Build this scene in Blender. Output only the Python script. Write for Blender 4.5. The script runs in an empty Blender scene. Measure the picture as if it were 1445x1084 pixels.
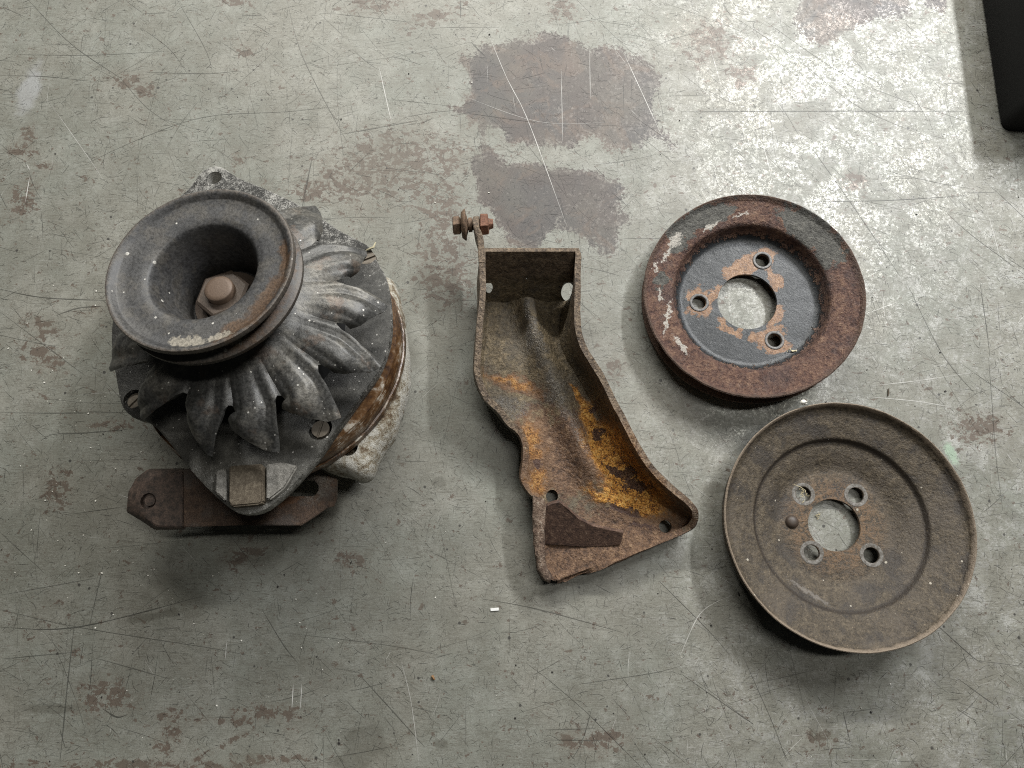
import bpy, bmesh, math, random
import numpy as np
from mathutils import Vector, Matrix, noise as mnoise
R_ = math.radians
C = bpy.context.scene.collection
sc = bpy.context.scene
MM = 0.001
# ------------------------------------------------------------------ camera
F, H = 1000.0, 460.0                       # focal length in photo pixels, camera height in mm
TH = math.atan(0.20)                       # the camera leans a little towards the far edge of the bench
cam_d = bpy.data.cameras.new("camera")
cam = bpy.data.objects.new("camera", cam_d)
C.objects.link(cam)
cam.location = (0, 0, H * MM)
cam.rotation_euler = (TH, 0, 0)
cam_d.sensor_width = 36.0
cam_d.lens = 36.0 * F / 1445.0
cam_d.clip_start = 0.01
cam_d.clip_end = 50
sc.camera = cam
sc.render.resolution_x, sc.render.resolution_y = 1024, 768
# ------------------------------------------------------------------ world and lamps
w = bpy.data.worlds.new("World"); sc.world = w; w.use_nodes = True
bg = w.node_tree.nodes["Background"]
bg.inputs[0].default_value = (0.95, 1.0, 0.93, 1); bg.inputs[1].default_value = 0.016
sc.view_settings.view_transform = 'Standard'; sc.view_settings.look = 'None'
sc.view_settings.exposure = 0.08; sc.view_settings.gamma = 1.0
sc.cycles.max_bounces = 6
sc.cycles.use_adaptive_sampling = False
sc.cycles.use_denoising = False
sc.cycles.filter_width = 1.1
sc.cycles.sample_clamp_indirect = 3.0
def tube_light(name, loc, length, width, energy, col, rotz, tilt=(0, 0)):
    l = bpy.data.lights.new(name, 'AREA'); l.shape = 'RECTANGLE'
    l.size = length; l.size_y = width; l.energy = energy; l.color = col
    o = bpy.data.objects.new(name, l); C.objects.link(o)
    o.location = loc; o.rotation_euler = (tilt[0], tilt[1], rotz)
    return o
tube_light("ceiling_tube_far", (0.0, 1.27, 1.00), 1.4, 0.06, 25, (1.0, 0.985, 0.93), 0, (R_(-45), 0))
tube_light("ceiling_tube_side", (0.74, 0.92, 1.00), 0.65, 0.07, 26, (0.98, 0.99, 1.0), R_(90))
tube_light("ceiling_tube_above", (0.45, 0.28, 1.65), 0.75, 0.09, 7.0, (1.0, 0.98, 0.92), 0)
# ------------------------------------------------------------------ pixel -> place on a plane
_c, _s = math.cos(TH), math.sin(TH)
def ray(px, py):
    x, y = (px - 722.5) / F, -(py - 542.0) / F
    return Vector((x, y * _c + _s, y * _s - _c))
def at(px, py, z=0.0):
    d = ray(px, py); t = (z - H) / d.z
    return Vector((d.x * t, d.y * t, z))
# ------------------------------------------------------------------ node helpers
class S:
    def __init__(s, g, k): s.g, s.k = g, k
    def __add__(a, b): return a.g.m('ADD', a, b)
    def __radd__(a, b): return a.g.m('ADD', b, a)
    def __sub__(a, b): return a.g.m('SUBTRACT', a, b)
    def __rsub__(a, b): return a.g.m('SUBTRACT', b, a)
    def __mul__(a, b): return a.g.m('MULTIPLY', a, b)
    def __rmul__(a, b): return a.g.m('MULTIPLY', b, a)
    def __truediv__(a, b): return a.g.m('DIVIDE', a, b)
class G:
    def __init__(g, name):
        g.mat = bpy.data.materials.new(name); g.mat.use_nodes = True
        g.t = g.mat.node_tree; g.p = g.t.nodes['Principled BSDF']
        tc = g.t.nodes.new('ShaderNodeTexCoord')
        v = g.t.nodes.new('ShaderNodeVectorMath'); v.operation = 'SCALE'
        g.t.links.new(tc.outputs['Object'], v.inputs[0]); v.inputs['Scale'].default_value = 1000.0
        g.co = S(g, v.outputs[0])
    def put(g, sock, v):
        if isinstance(v, S): g.t.links.new(v.k, sock)
        elif isinstance(v, (tuple, list)) and sock.type == 'RGBA': sock.default_value = (*v[:3], 1)
        else: sock.default_value = v
    def m(g, op, a, b=0.0, clamp=False):
        n = g.t.nodes.new('ShaderNodeMath'); n.operation = op; n.use_clamp = clamp
        g.put(n.inputs[0], a); g.put(n.inputs[1], b)
        return S(g, n.outputs[0])
    def mx(g, *a):
        r = a[0]
        for b in a[1:]: r = g.m('MAXIMUM', r, b)
        return r
    def mn(g, *a):
        r = a[0]
        for b in a[1:]: r = g.m('MINIMUM', r, b)
        return r
    def mnl(g, it):
        r = None
        for b in it: r = b if r is None else g.m('MINIMUM', r, b)
        return r
    def map(g, co, scale=(1, 1, 1), rot=0.0, loc=(0, 0, 0), typ='POINT'):
        n = g.t.nodes.new('ShaderNodeMapping'); n.vector_type = typ
        g.put(n.inputs[0], co); n.inputs['Location'].default_value = loc
        n.inputs['Rotation'].default_value = (0, 0, rot); n.inputs['Scale'].default_value = scale
        return S(g, n.outputs[0])
    def noise(g, scale, detail=4.0, rough=0.6, dist=0.0, co=None, off=0.0):
        n = g.t.nodes.new('ShaderNodeTexNoise')
        c = co or g.co
        if off: c = g.map(c, loc=(off * 17.3, off * 5.1, off * 9.7))
        g.put(n.inputs['Vector'], c); n.inputs['Scale'].default_value = scale
        n.inputs['Detail'].default_value = detail; n.inputs['Roughness'].default_value = rough
        n.inputs['Distortion'].default_value = dist
        return S(g, n.outputs[0])
    def warp(g, scale, amp, detail=3.0, co=None):
        n = g.t.nodes.new('ShaderNodeTexNoise'); c = co or g.co
        g.put(n.inputs['Vector'], c); n.inputs['Scale'].default_value = scale; n.inputs['Detail'].default_value = detail
        v = g.t.nodes.new('ShaderNodeVectorMath'); v.operation = 'MULTIPLY_ADD'
        g.t.links.new(n.outputs['Color'], v.inputs[0]); v.inputs[1].default_value = (amp * 2,) * 3
        u = g.t.nodes.new('ShaderNodeVectorMath'); u.operation = 'SUBTRACT'
        g.put(u.inputs[0], c); u.inputs[1].default_value = (amp,) * 3
        g.t.links.new(u.outputs[0], v.inputs[2])
        return S(g, v.outputs[0])
    def voro(g, scale, feature='F1', co=None, rnd=1.0):
        n = g.t.nodes.new('ShaderNodeTexVoronoi'); n.feature = feature
        g.put(n.inputs['Vector'], co or g.co); n.inputs['Scale'].default_value = scale
        n.inputs['Randomness'].default_value = rnd
        return S(g, n.outputs['Distance'])
    def specks(g, scale, rad, off=0.0):
        "1 on sparse tiny round crumbs"
        n = g.t.nodes.new('ShaderNodeTexVoronoi')
        g.put(n.inputs['Vector'], g.map(g.co, loc=(off, off * .7, off * .3))); n.inputs['Scale'].default_value = scale
        sep = g.t.nodes.new('ShaderNodeSeparateColor'); g.t.links.new(n.outputs['Color'], sep.inputs[0])
        size = S(g, sep.outputs[0])
        pick = g.ss(S(g, sep.outputs[1]), .55, .6)
        d = S(g, n.outputs['Distance'])
        return g.ss(size * rad - d, 0.0, rad * .25) * pick
    def ss(g, x, lo, hi, a=0.0, b=1.0):
        n = g.t.nodes.new('ShaderNodeMapRange'); n.interpolation_type = 'SMOOTHSTEP'
        g.put(n.inputs[0], x)
        for i, v in enumerate((lo, hi, a, b)): g.put(n.inputs[1 + i], v)
        return S(g, n.outputs[0])
    def mix(g, f, a, b):
        n = g.t.nodes.new('ShaderNodeMix'); n.data_type = 'RGBA'
        g.put(n.inputs[0], f); g.put(n.inputs[6], a); g.put(n.inputs[7], b)
        return S(g, n.outputs[2])
    def scalec(g, c, f):
        n = g.t.nodes.new('ShaderNodeVectorMath'); n.operation = 'SCALE'
        g.put(n.inputs[0], c); g.put(n.inputs['Scale'], f)
        return S(g, n.outputs[0])
    def ramp(g, x, stops):
        n = g.t.nodes.new('ShaderNodeValToRGB'); e = n.color_ramp.elements
        while len(e) < len(stops): e.new(0.5)
        for el, (p, c) in zip(e, stops): el.position = p; el.color = (*c, 1)
        g.put(n.inputs[0], x)
        return S(g, n.outputs[0])
    def ell(g, cx, cy, rx, ry, rot=0.0, co=None):
        "distance from an ellipse centre, 1 on its outline (z ignored)"
        mp = g.map(co or g.co, (rx, ry, 1e5), rot, (cx, cy, 0), 'TEXTURE')
        n = g.t.nodes.new('ShaderNodeVectorMath'); n.operation = 'LENGTH'
        g.put(n.inputs[0], mp)
        return S(g, n.outputs['Value'])
    def sep(g, co=None):
        n = g.t.nodes.new('ShaderNodeSeparateXYZ'); g.put(n.inputs[0], co or g.co)
        return [S(g, o) for o in n.outputs]
    def radius(g, cx=0, cy=0): return g.ell(cx, cy, 1, 1)
    def attr(g, name):
        n = g.t.nodes.new('ShaderNodeAttribute'); n.attribute_name = name
        return S(g, n.outputs['Fac'])
    def bump(g, h, dist, strength=1.0):
        n = g.t.nodes.new('ShaderNodeBump'); n.inputs['Strength'].default_value = strength
        n.inputs['Distance'].default_value = dist * MM
        g.put(n.inputs['Height'], h); g.t.links.new(n.outputs[0], g.p.inputs['Normal'])
    def out(g, col, rough=0.6, metal=0.0, spec=0.5):
        g.put(g.p.inputs['Base Color'], col); g.put(g.p.inputs['Roughness'], rough)
        g.put(g.p.inputs['Metallic'], metal); g.put(g.p.inputs['Specular IOR Level'], spec)
        return g.mat
RUST = [(0.30, (.022, .012, .009)), (0.45, (.060, .027, .017)), (0.56, (.115, .048, .026)), (0.68, (.20, .085, .030)), (0.8, (.29, .15, .06))]
# ------------------------------------------------------------------ mesh helpers
def link(name, me, mat=None, parent=None, smooth=None):
    o = bpy.data.objects.new(name, me); C.objects.link(o)
    if mat: me.materials.append(mat)
    if parent: o.parent = parent
    if smooth is not None:
        me.shade_smooth() if smooth >= 180 else me.shade_auto(smooth)
    return o
def shade_auto(me, deg):
    bm = bmesh.new(); bm.from_mesh(me)
    for f in bm.faces: f.smooth = True
    for e in bm.edges:
        e.smooth = not (len(e.link_faces) == 2 and e.calc_face_angle(0) > R_(deg))
    bm.to_mesh(me); bm.free()
def obj(name, bm, mat, parent=None, deg=35, rough=0.0, rs=0.1, seed=0):
    "link a bmesh given in mm; rough = uneven skin in mm"
    bmesh.ops.recalc_face_normals(bm, faces=bm.faces)
    if rough:
        for v in bm.verts:
            d = mnoise.noise_vector(v.co * rs + Vector((seed, seed * 2.3, 7)))
            v.co += d * rough
    bmesh.ops.scale(bm, vec=(MM, MM, MM), verts=bm.verts)
    me = bpy.data.meshes.new(name); bm.to_mesh(me); bm.free()
    shade_auto(me, deg)
    return link(name, me, mat, parent)
def thing(name, label, cat, loc=(0, 0, 0), group=None):
    o = bpy.data.objects.new(name, None); C.objects.link(o)
    o.empty_display_size = 0.02
    o.location = Vector(loc) * MM; o['label'] = label; o['category'] = cat
    if group: o['group'] = group
    return o
def tag(o, label, cat, group=None):
    o['label'] = label; o['category'] = cat
    if group: o['group'] = group
    return o
def lathe(bm, prof, n=96, closed=False, mat=Matrix()):
    rings = []
    for r, z in prof:
        rings.append([bm.verts.new(mat @ Vector((r * math.cos(2 * math.pi * k / n), r * math.sin(2 * math.pi * k / n), z))) for k in range(n)])
    m = len(prof)
    for i in range(m if closed else m - 1):
        a, b = rings[i], rings[(i + 1) % m]
        for k in range(n):
            bm.faces.new((a[k], a[(k + 1) % n], b[(k + 1) % n], b[k]))
    return rings
def cap(bm, ring): bm.faces.new(ring)
def loft(bm, outs):
    "outs: list of equally long closed lists of Vectors; both ends capped"
    rs = [[bm.verts.new(p) for p in o] for o in outs]
    n = len(rs[0])
    for a, b in zip(rs, rs[1:]):
        for k in range(n): bm.faces.new((a[k], a[(k + 1) % n], b[(k + 1) % n], b[k]))
    bm.faces.new(rs[0]); bm.faces.new(rs[-1])
def cyl(bm, r0, r1, z0, z1, n=32, mat=Matrix()):
    rr = lathe(bm, [(r0, z0), (r1, z1)], n, mat=mat); cap(bm, rr[0]); cap(bm, rr[1])
def hexprism(bm, r, z0, z1, ch=0.12, mat=Matrix(), rot=0.0):
    mm = mat @ Matrix.Rotation(rot, 4, 'Z')
    rr = lathe(bm, [(r * (1 - ch), z0), (r, z0 + ch * r * .6), (r, z1 - ch * r * .6), (r * (1 - ch), z1)], 6, mat=mm)
    cap(bm, rr[0]); cap(bm, rr[-1])
def plate_with_holes(bm, outer, holes, z0, z1):
    "flat plate: outline and holes as lists of (x, y); returns nothing"
    loops = [outer] + holes
    for z in (z0, z1):
        es = []
        for lp in loops:
            vs = [bm.verts.new((p[0], p[1], z)) for p in lp]
            es += [bm.edges.new((vs[i], vs[(i + 1) % len(vs)])) for i in range(len(vs))]
        bmesh.ops.triangle_fill(bm, use_beauty=True, use_dissolve=False, edges=es)
    for lp in loops:
        a = [bm.verts.new((p[0], p[1], z0)) for p in lp]; b = [bm.verts.new((p[0], p[1], z1)) for p in lp]
        for k in range(len(lp)): bm.faces.new((a[k], a[(k + 1) % len(lp)], b[(k + 1) % len(lp)], b[k]))
    bmesh.ops.remove_doubles(bm, verts=bm.verts, dist=0.002)
def circ(cx, cy, r, n=32, z=None): return [(cx + r * math.cos(2 * math.pi * k / n), cy + r * math.sin(2 * math.pi * k / n)) for k in range(n)]
def boolean(o, cutters):
    "cut each bmesh (mm, in o's local space) out of o, then throw the cutters away"
    tmp = []
    for bm in cutters:
        bmesh.ops.recalc_face_normals(bm, faces=bm.faces)
        bmesh.ops.scale(bm, vec=(MM, MM, MM), verts=bm.verts)
        me = bpy.data.meshes.new("cut"); bm.to_mesh(me); bm.free()
        c = bpy.data.objects.new("cut", me); C.objects.link(c); c.parent = o.parent
        md = o.modifiers.new("cut", 'BOOLEAN'); md.operation = 'DIFFERENCE'; md.solver = 'EXACT'; md.object = c
        tmp.append(c)
    dg = bpy.context.evaluated_depsgraph_get(); dg.update()
    me = bpy.data.meshes.new_from_object(o.evaluated_get(dg))
    o.modifiers.clear(); o.data = me
    for c in tmp: bpy.data.objects.remove(c)
    return o
def apply_mods(o):
    dg = bpy.context.evaluated_depsgraph_get(); dg.update()
    me = bpy.data.meshes.new_from_object(o.evaluated_get(dg)); o.modifiers.clear(); o.data = me
def interp(pts, n, closed=False):
    "Catmull-Rom through pts, n points evenly by length"
    P = [Vector(p) for p in pts]; m = len(P); dense = []
    segs = m if closed else m - 1
    for i in range(segs):
        if closed: a, b, c, d = P[(i - 1) % m], P[i], P[(i + 1) % m], P[(i + 2) % m]
        else: a, b, c, d = P[max(i - 1, 0)], P[i], P[i + 1], P[min(i + 2, m - 1)]
        for k in range(16):
            t = k / 16
            dense.append(0.5 * ((2 * b) + (c - a) * t + (2 * a - 5 * b + 4 * c - d) * t * t + (3 * b - a - 3 * c + d) * t ** 3))
    dense.append(P[0].copy() if closed else P[-1].copy())
    L = [0.0]
    for a, b in zip(dense, dense[1:]): L.append(L[-1] + (b - a).length)
    out = []; j = 0
    for k in range(n):
        s = L[-1] * k / (n if closed else n - 1)
        while j < len(L) - 2 and L[j + 1] < s: j += 1
        f = (s - L[j]) / max(L[j + 1] - L[j], 1e-9)
        out.append(dense[j].lerp(dense[j + 1], min(f, 1)))
    return out
# ================================================================== the bench top
def px_ell(g, px, py, rx, ry, rot=0.0, base=(0, 0), z=0, co=None):
    p = at(px, py, z); k = (H - z) / F / _c
    return g.ell(p.x - base[0], p.y - base[1], rx * k, ry * k, -rot, co)
def to_px(x, y):
    "bench point (mm arrays) -> photo pixel arrays"
    yy = y * _c - H * _s; zz = y * _s + H * _c          # camera axes, camera at height H
    return 722.5 + F * x / zz, 542.0 - F * yy / zz
POLY = [[(450, 205), (500, 205), (520, 185), (600, 175), (680, 150), (790, 130), (860, 130), (930, 165), (960, 190), (1010, 180), (1080, 180), (1130, 215), (1210, 250), (1220, 300), (1200, 390), (1210, 480), (1290, 540), (1270, 570), (1200, 520), (1150, 560), (1100, 575), (1040, 560), (1000, 550), (960, 525), (900, 545), (800, 545), (720, 550), (640, 535), (620, 500), (560, 470), (500, 460), (400, 405), (470, 400), (510, 360), (490, 290), (460, 240)],
        [(545, 480), (570, 560), (620, 590), (640, 620), (760, 620), (850, 645), (960, 650), (1050, 690), (1090, 740), (1070, 800), (1120, 840), (1060, 880), (1080, 930), (1060, 985), (1010, 970), (940, 910), (880, 880), (830, 850), (790, 900), (750, 950), (640, 930), (600, 850), (580, 800), (520, 780), (530, 700), (500, 610), (550, 580), (540, 520)],
        [(1735, -30), (1760, 0), (1730, 60), (1750, 120), (1820, 165), (1900, 150), (1940, 120), (1990, 100), (2060, 60), (2100, 70), (2180, 40), (2170, -30)], [(2200, -30), (2300, -20), (2300, 45), (2240, 30)]]
POLY = [np.array([(480 + x / 2.71, y / 2.71) for x, y in P]) for P in POLY]
ZONES = [(560, 235, 130, 60, -.15), (490, 262, 110, 22, -.1), (625, 380, 50, 80, 0), (625, 300, 40, 60, 0), (205, 126, 20, 12, 0), (178, 113, 30, 14, 0), (38, 195, 12, 22, .3), (30, 215, 24, 12, .3), (66, 234, 20, 7, 0), (30, 285, 22, 34, .4),
         (345, 72, 18, 11, 0), (335, 225, 12, 12, 0), (335, 3, 30, 8, 0), (530, 8, 50, 16, 0), (610, 25, 50, 14, -.3), (795, 14, 26, 20, 0), (1380, 605, 50, 30, .2),
         (240, 1008, 24, 12, 0), (310, 1018, 80, 5, .02), (240, 1040, 20, 26, 0), (290, 1065, 70, 5, -.5), (150, 985, 50, 30, 0), (200, 1082, 240, 11, 0), (390, 1070, 80, 6, 0), (490, 787, 26, 11, 0), (345, 785, 40, 20, -.2), (500, 795, 20, 12, 0),
         (835, 1045, 60, 22, 0), (1150, 1045, 30, 22, 0), (1205, 255, 26, 14, 0), (1000, 60, 50, 40, 0), (80, 690, 24, 40, 0), (380, 1005, 60, 14, 0), (60, 500, 40, 26, .4), (60, 460, 40, 14, .5), (130, 438, 30, 8, -.3), (1045, 105, 30, 20, 0), (160, 600, 40, 10, 0), (1095, 470, 20, 12, 0), (870, 520, 20, 20, 0)]
STAINS = [(515, 1048, 40, 30, 0), (500, 1075, 34, 14, 0), (1160, 1028, 24, 20, 0), (622, 1050, 10, 8, 0), (725, 897, 14, 3, 0), (620, 682, 12, 10, 0), (1010, 690, 20, 10, 0), (70, 1000, 50, 8, 0), (215, 870, 60, 6, -.2)]
def fields(x, y):
    "worn-through patches, chipped zones and oil stains as signed distances at bench points"
    px, py = to_px(np.asarray(x, float), np.asarray(y, float))
    patch = np.full(px.shape, 1e9)
    for P in POLY:
        d2 = np.full(px.shape, 1e18); inside = np.zeros(px.shape, bool)
        for (ax, ay), (bx, by) in zip(P, np.roll(P, -1, 0)):
            ex, ey = bx - ax, by - ay; L = ex * ex + ey * ey
            t = np.clip(((px - ax) * ex + (py - ay) * ey) / L, 0, 1)
            d2 = np.minimum(d2, (px - ax - t * ex) ** 2 + (py - ay - t * ey) ** 2)
            c = (ay > py) != (by > py)
            xi = ax + (py - ay) * ex / (ey if abs(ey) > 1e-9 else 1e-9)
            inside ^= c & (px < xi)
        patch = np.minimum(patch, np.sqrt(d2) * np.where(inside, -1, 1))
    def ells(L):
        r = np.full(px.shape, 9.0)
        for cx, cy, rx, ry, a in L:
            dx, dy = px - cx, py - cy; ca, sa = math.cos(a), math.sin(a)
            r = np.minimum(r, np.hypot((dx * ca + dy * sa) / rx, (-dx * sa + dy * ca) / ry))
        return r
    return np.clip(patch, -60, 60), ells(ZONES), ells(STAINS)
def put_fields(me, xy):
    for nm, v in zip(('patch', 'zone', 'stain'), fields(xy[:, 0], xy[:, 1])):
        me.attributes.new(nm, 'FLOAT', 'POINT').data.foreach_set('value', v.astype(np.float32))
def bench_material(name, scratch=False):
    g = G(name)
    co = g.co
    n_big = g.noise(.010, 3, .6); n_mid = g.noise(.06, 4, .65, off=2); n_fine = g.noise(.5, 4, .72, off=3)
    n_mic = g.noise(2.2, 2, .7, off=4)
    x, y, z = g.sep()
    right = g.ss(x, 20, 190)                       # the right side is rubbed thinner
    paint = g.mix(n_mid, (.190, .198, .168), (.265, .270, .238))
    paint = g.mix(g.ss(n_big, .42, .62) * .5, paint, (.30, .285, .245))
    wear = g.ss(n_fine * .6 + n_mid * .4, .47, .60)
    paint = g.mix(wear * (right * .55 + .12), paint, (.45, .45, .43))
    hair = None
    for i, (rot, sx, sy, lo) in enumerate([(.15, .05, .9, .034), (1.45, .06, .9, .034), (.8, .12, .9, .030), (2.3, .12, .9, .030), (.5, .55, .55, .030), (1.1, 1.3, 1.3, .040)]):
        c = g.map(co, (sx, sy, 1), rot, (i * 31, i * 17, 0))
        rid = g.m('ABSOLUTE', g.noise(1.0, 2.0, .6, 1.2, co=c) - .5)
        h = g.ss(rid, lo, lo * .25) * g.ss(g.noise(.07, 2, .6, off=20 + i), .40, .60)
        hair = h if hair is None else g.mx(hair, h)
    paint = g.mix(hair * .80, paint, (.125, .118, .095))
    # brown primer where the grey has gone; the right hand edge is rubbed to crumbs
    crumb = g.ss(x, 20, 70, 1.0, 2.0)
    d = g.attr('patch') + (g.noise(.06, 5, .66, off=5) - .5) * 40 + (n_fine - .5) * 22 * crumb
    big = g.ss(d, 1.5, -1.5)
    streak = g.noise(1.0, 5, .66, .5, off=7, co=g.map(co, (.14, .19, 1), .6))
    fl = streak * .8 + n_fine * .35
    zone = g.attr('zone')
    flakes = g.ss(fl + g.ss(zone, 1.35, .25, 0, .135), .685, .70)
    loose = g.ss(g.noise(.045, 4, .7, off=11) * .5 + fl * .5, .675, .688)
    brown = g.mx(big, flakes * .9, loose * .75)
    worn = g.ss(g.noise(.35, 4, .74, off=9) + g.ss(x, -20, 110, -.02, .10) + (n_big - .5) * .3, .58, .71)
    bcol = g.mix(n_mid, (.052, .044, .040), (.088, .070, .061))
    bcol = g.mix(g.ss(g.noise(.022, 3, .6, off=12), .45, .6) * .65, bcol, (.060, .058, .057))
    bcol = g.mix(g.ss(g.noise(.035, 4, .65, 1.0, off=31), .50, .62) * .55, bcol, (.125, .088, .066))
    bcol = g.mix(g.ss(d, -9, 1) * g.ss(n_fine, .44, .60) * .55, bcol, (.27, .25, .22))
    bcol = g.mix(worn * .34, bcol, (.30, .275, .25))
    bcol = g.mix(g.ss(n_mic, .55, .75) * .4, bcol, (.20, .17, .15))
    smear = g.ss(zone + (n_mid - .5) * 2.4, 1.5, .3) * g.ss(n_fine, .38, .60)
    paint = g.mix(smear * .36, paint, (.145, .115, .088))
    bcol = g.mix(g.m('SUBTRACT', 1.0, big), bcol, g.mix(n_fine, (.078, .062, .050), (.140, .106, .082)))
    col = g.mix(brown, paint, bcol)
    st = g.attr('stain') + (g.noise(.10, 4, .6, off=13) - .5) * 1.6
    col = g.mix(g.ss(st, 1.1, .6) * .5, col, (.085, .080, .062))
    col = g.mix(g.ss(px_ell(g, 40, 130, 22, 50, .2) + (n_mid - .5) * 1.4, 1.1, .5) * .5, col, (.42, .43, .45))
    col = g.mix(g.ss(px_ell(g, 1342, 640, 9, 20, -.4) + (n_fine - .5) * 1.6, 1.1, .5) * .6, col, (.33, .46, .34))
    grime = g.ss(g.noise(.02, 4, .62, off=15), .42, .66)
    col = g.mix(grime * .30, col, (.14, .132, .105))
    col = g.scalec(col, g.ss(n_mic, .25, .75, .78, 1.20))
    dots = g.specks(.13, .16, 40)
    col = g.mix(dots * .8, col, (.03, .028, .026))
    # polished places shine
    pol = g.ss(n_fine * .6 + n_mic * .4, .46, .58) * g.ss(g.noise(.03, 4, .68, 1.2, off=16, co=g.map(co, (1, 1, 1), .6)), .38, .58) * (right * .85 + .15)
    rough = .52 + (n_mic - .5) * .15 - pol * .20
    if scratch:
        tone = g.attr('tone')
        dark = g.scalec(col, g.ss(tone, 0, .5, .30, 1.0))
        col = g.mix(g.ss(tone, .5, 1.0), dark, (.58, .57, .54))
    g.bump(n_fine * .5 + n_mic * .4, .14, .7)
    return g.out(col, rough, pol * right * .34, .5)
M_bench = bench_material('worn_grey_green_paint')
M_scr = bench_material('scratched_paint', True)
def bench_mesh():
    # fine grid where the photo looks, coarse to the bench's edges
    xs = np.concatenate([np.linspace(-850, -420, 18)[:-1], np.arange(-420, 421, 2.5), np.linspace(420, 850, 18)[1:]])
    ys = np.concatenate([np.linspace(-500, -185, 14)[:-1], np.arange(-185, 406, 2.5), np.linspace(405, 740, 14)[1:]])
    X, Y = np.meshgrid(xs, ys); nx, ny = len(xs), len(ys)
    V = np.stack([X.ravel(), Y.ravel(), np.zeros(X.size)], 1)
    idx = np.arange(nx * ny).reshape(ny, nx)
    Q = np.stack([idx[:-1, :-1], idx[:-1, 1:], idx[1:, 1:], idx[1:, :-1]], -1).reshape(-1, 4).tolist()
    loop = list(idx[0, :]) + list(idx[1:, -1]) + list(idx[-1, -2::-1]) + list(idx[-2:0:-1, 0])
    n0 = len(V); low = V[loop].copy(); low[:, 2] = -30
    V = np.concatenate([V, low]); m = len(loop)
    Q += [[int(loop[k]), n0 + k, n0 + (k + 1) % m, int(loop[(k + 1) % m])] for k in range(m)]
    Q.append([n0 + k for k in range(m)][::-1])
    me = bpy.data.meshes.new('workbench_top'); me.from_pydata((V * MM).tolist(), [], Q)
    put_fields(me, V[:, :2])
    return me
bench = link('workbench_top', bench_mesh(), M_bench)
bench['kind'] = 'structure'
rng = random.Random(11)
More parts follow.
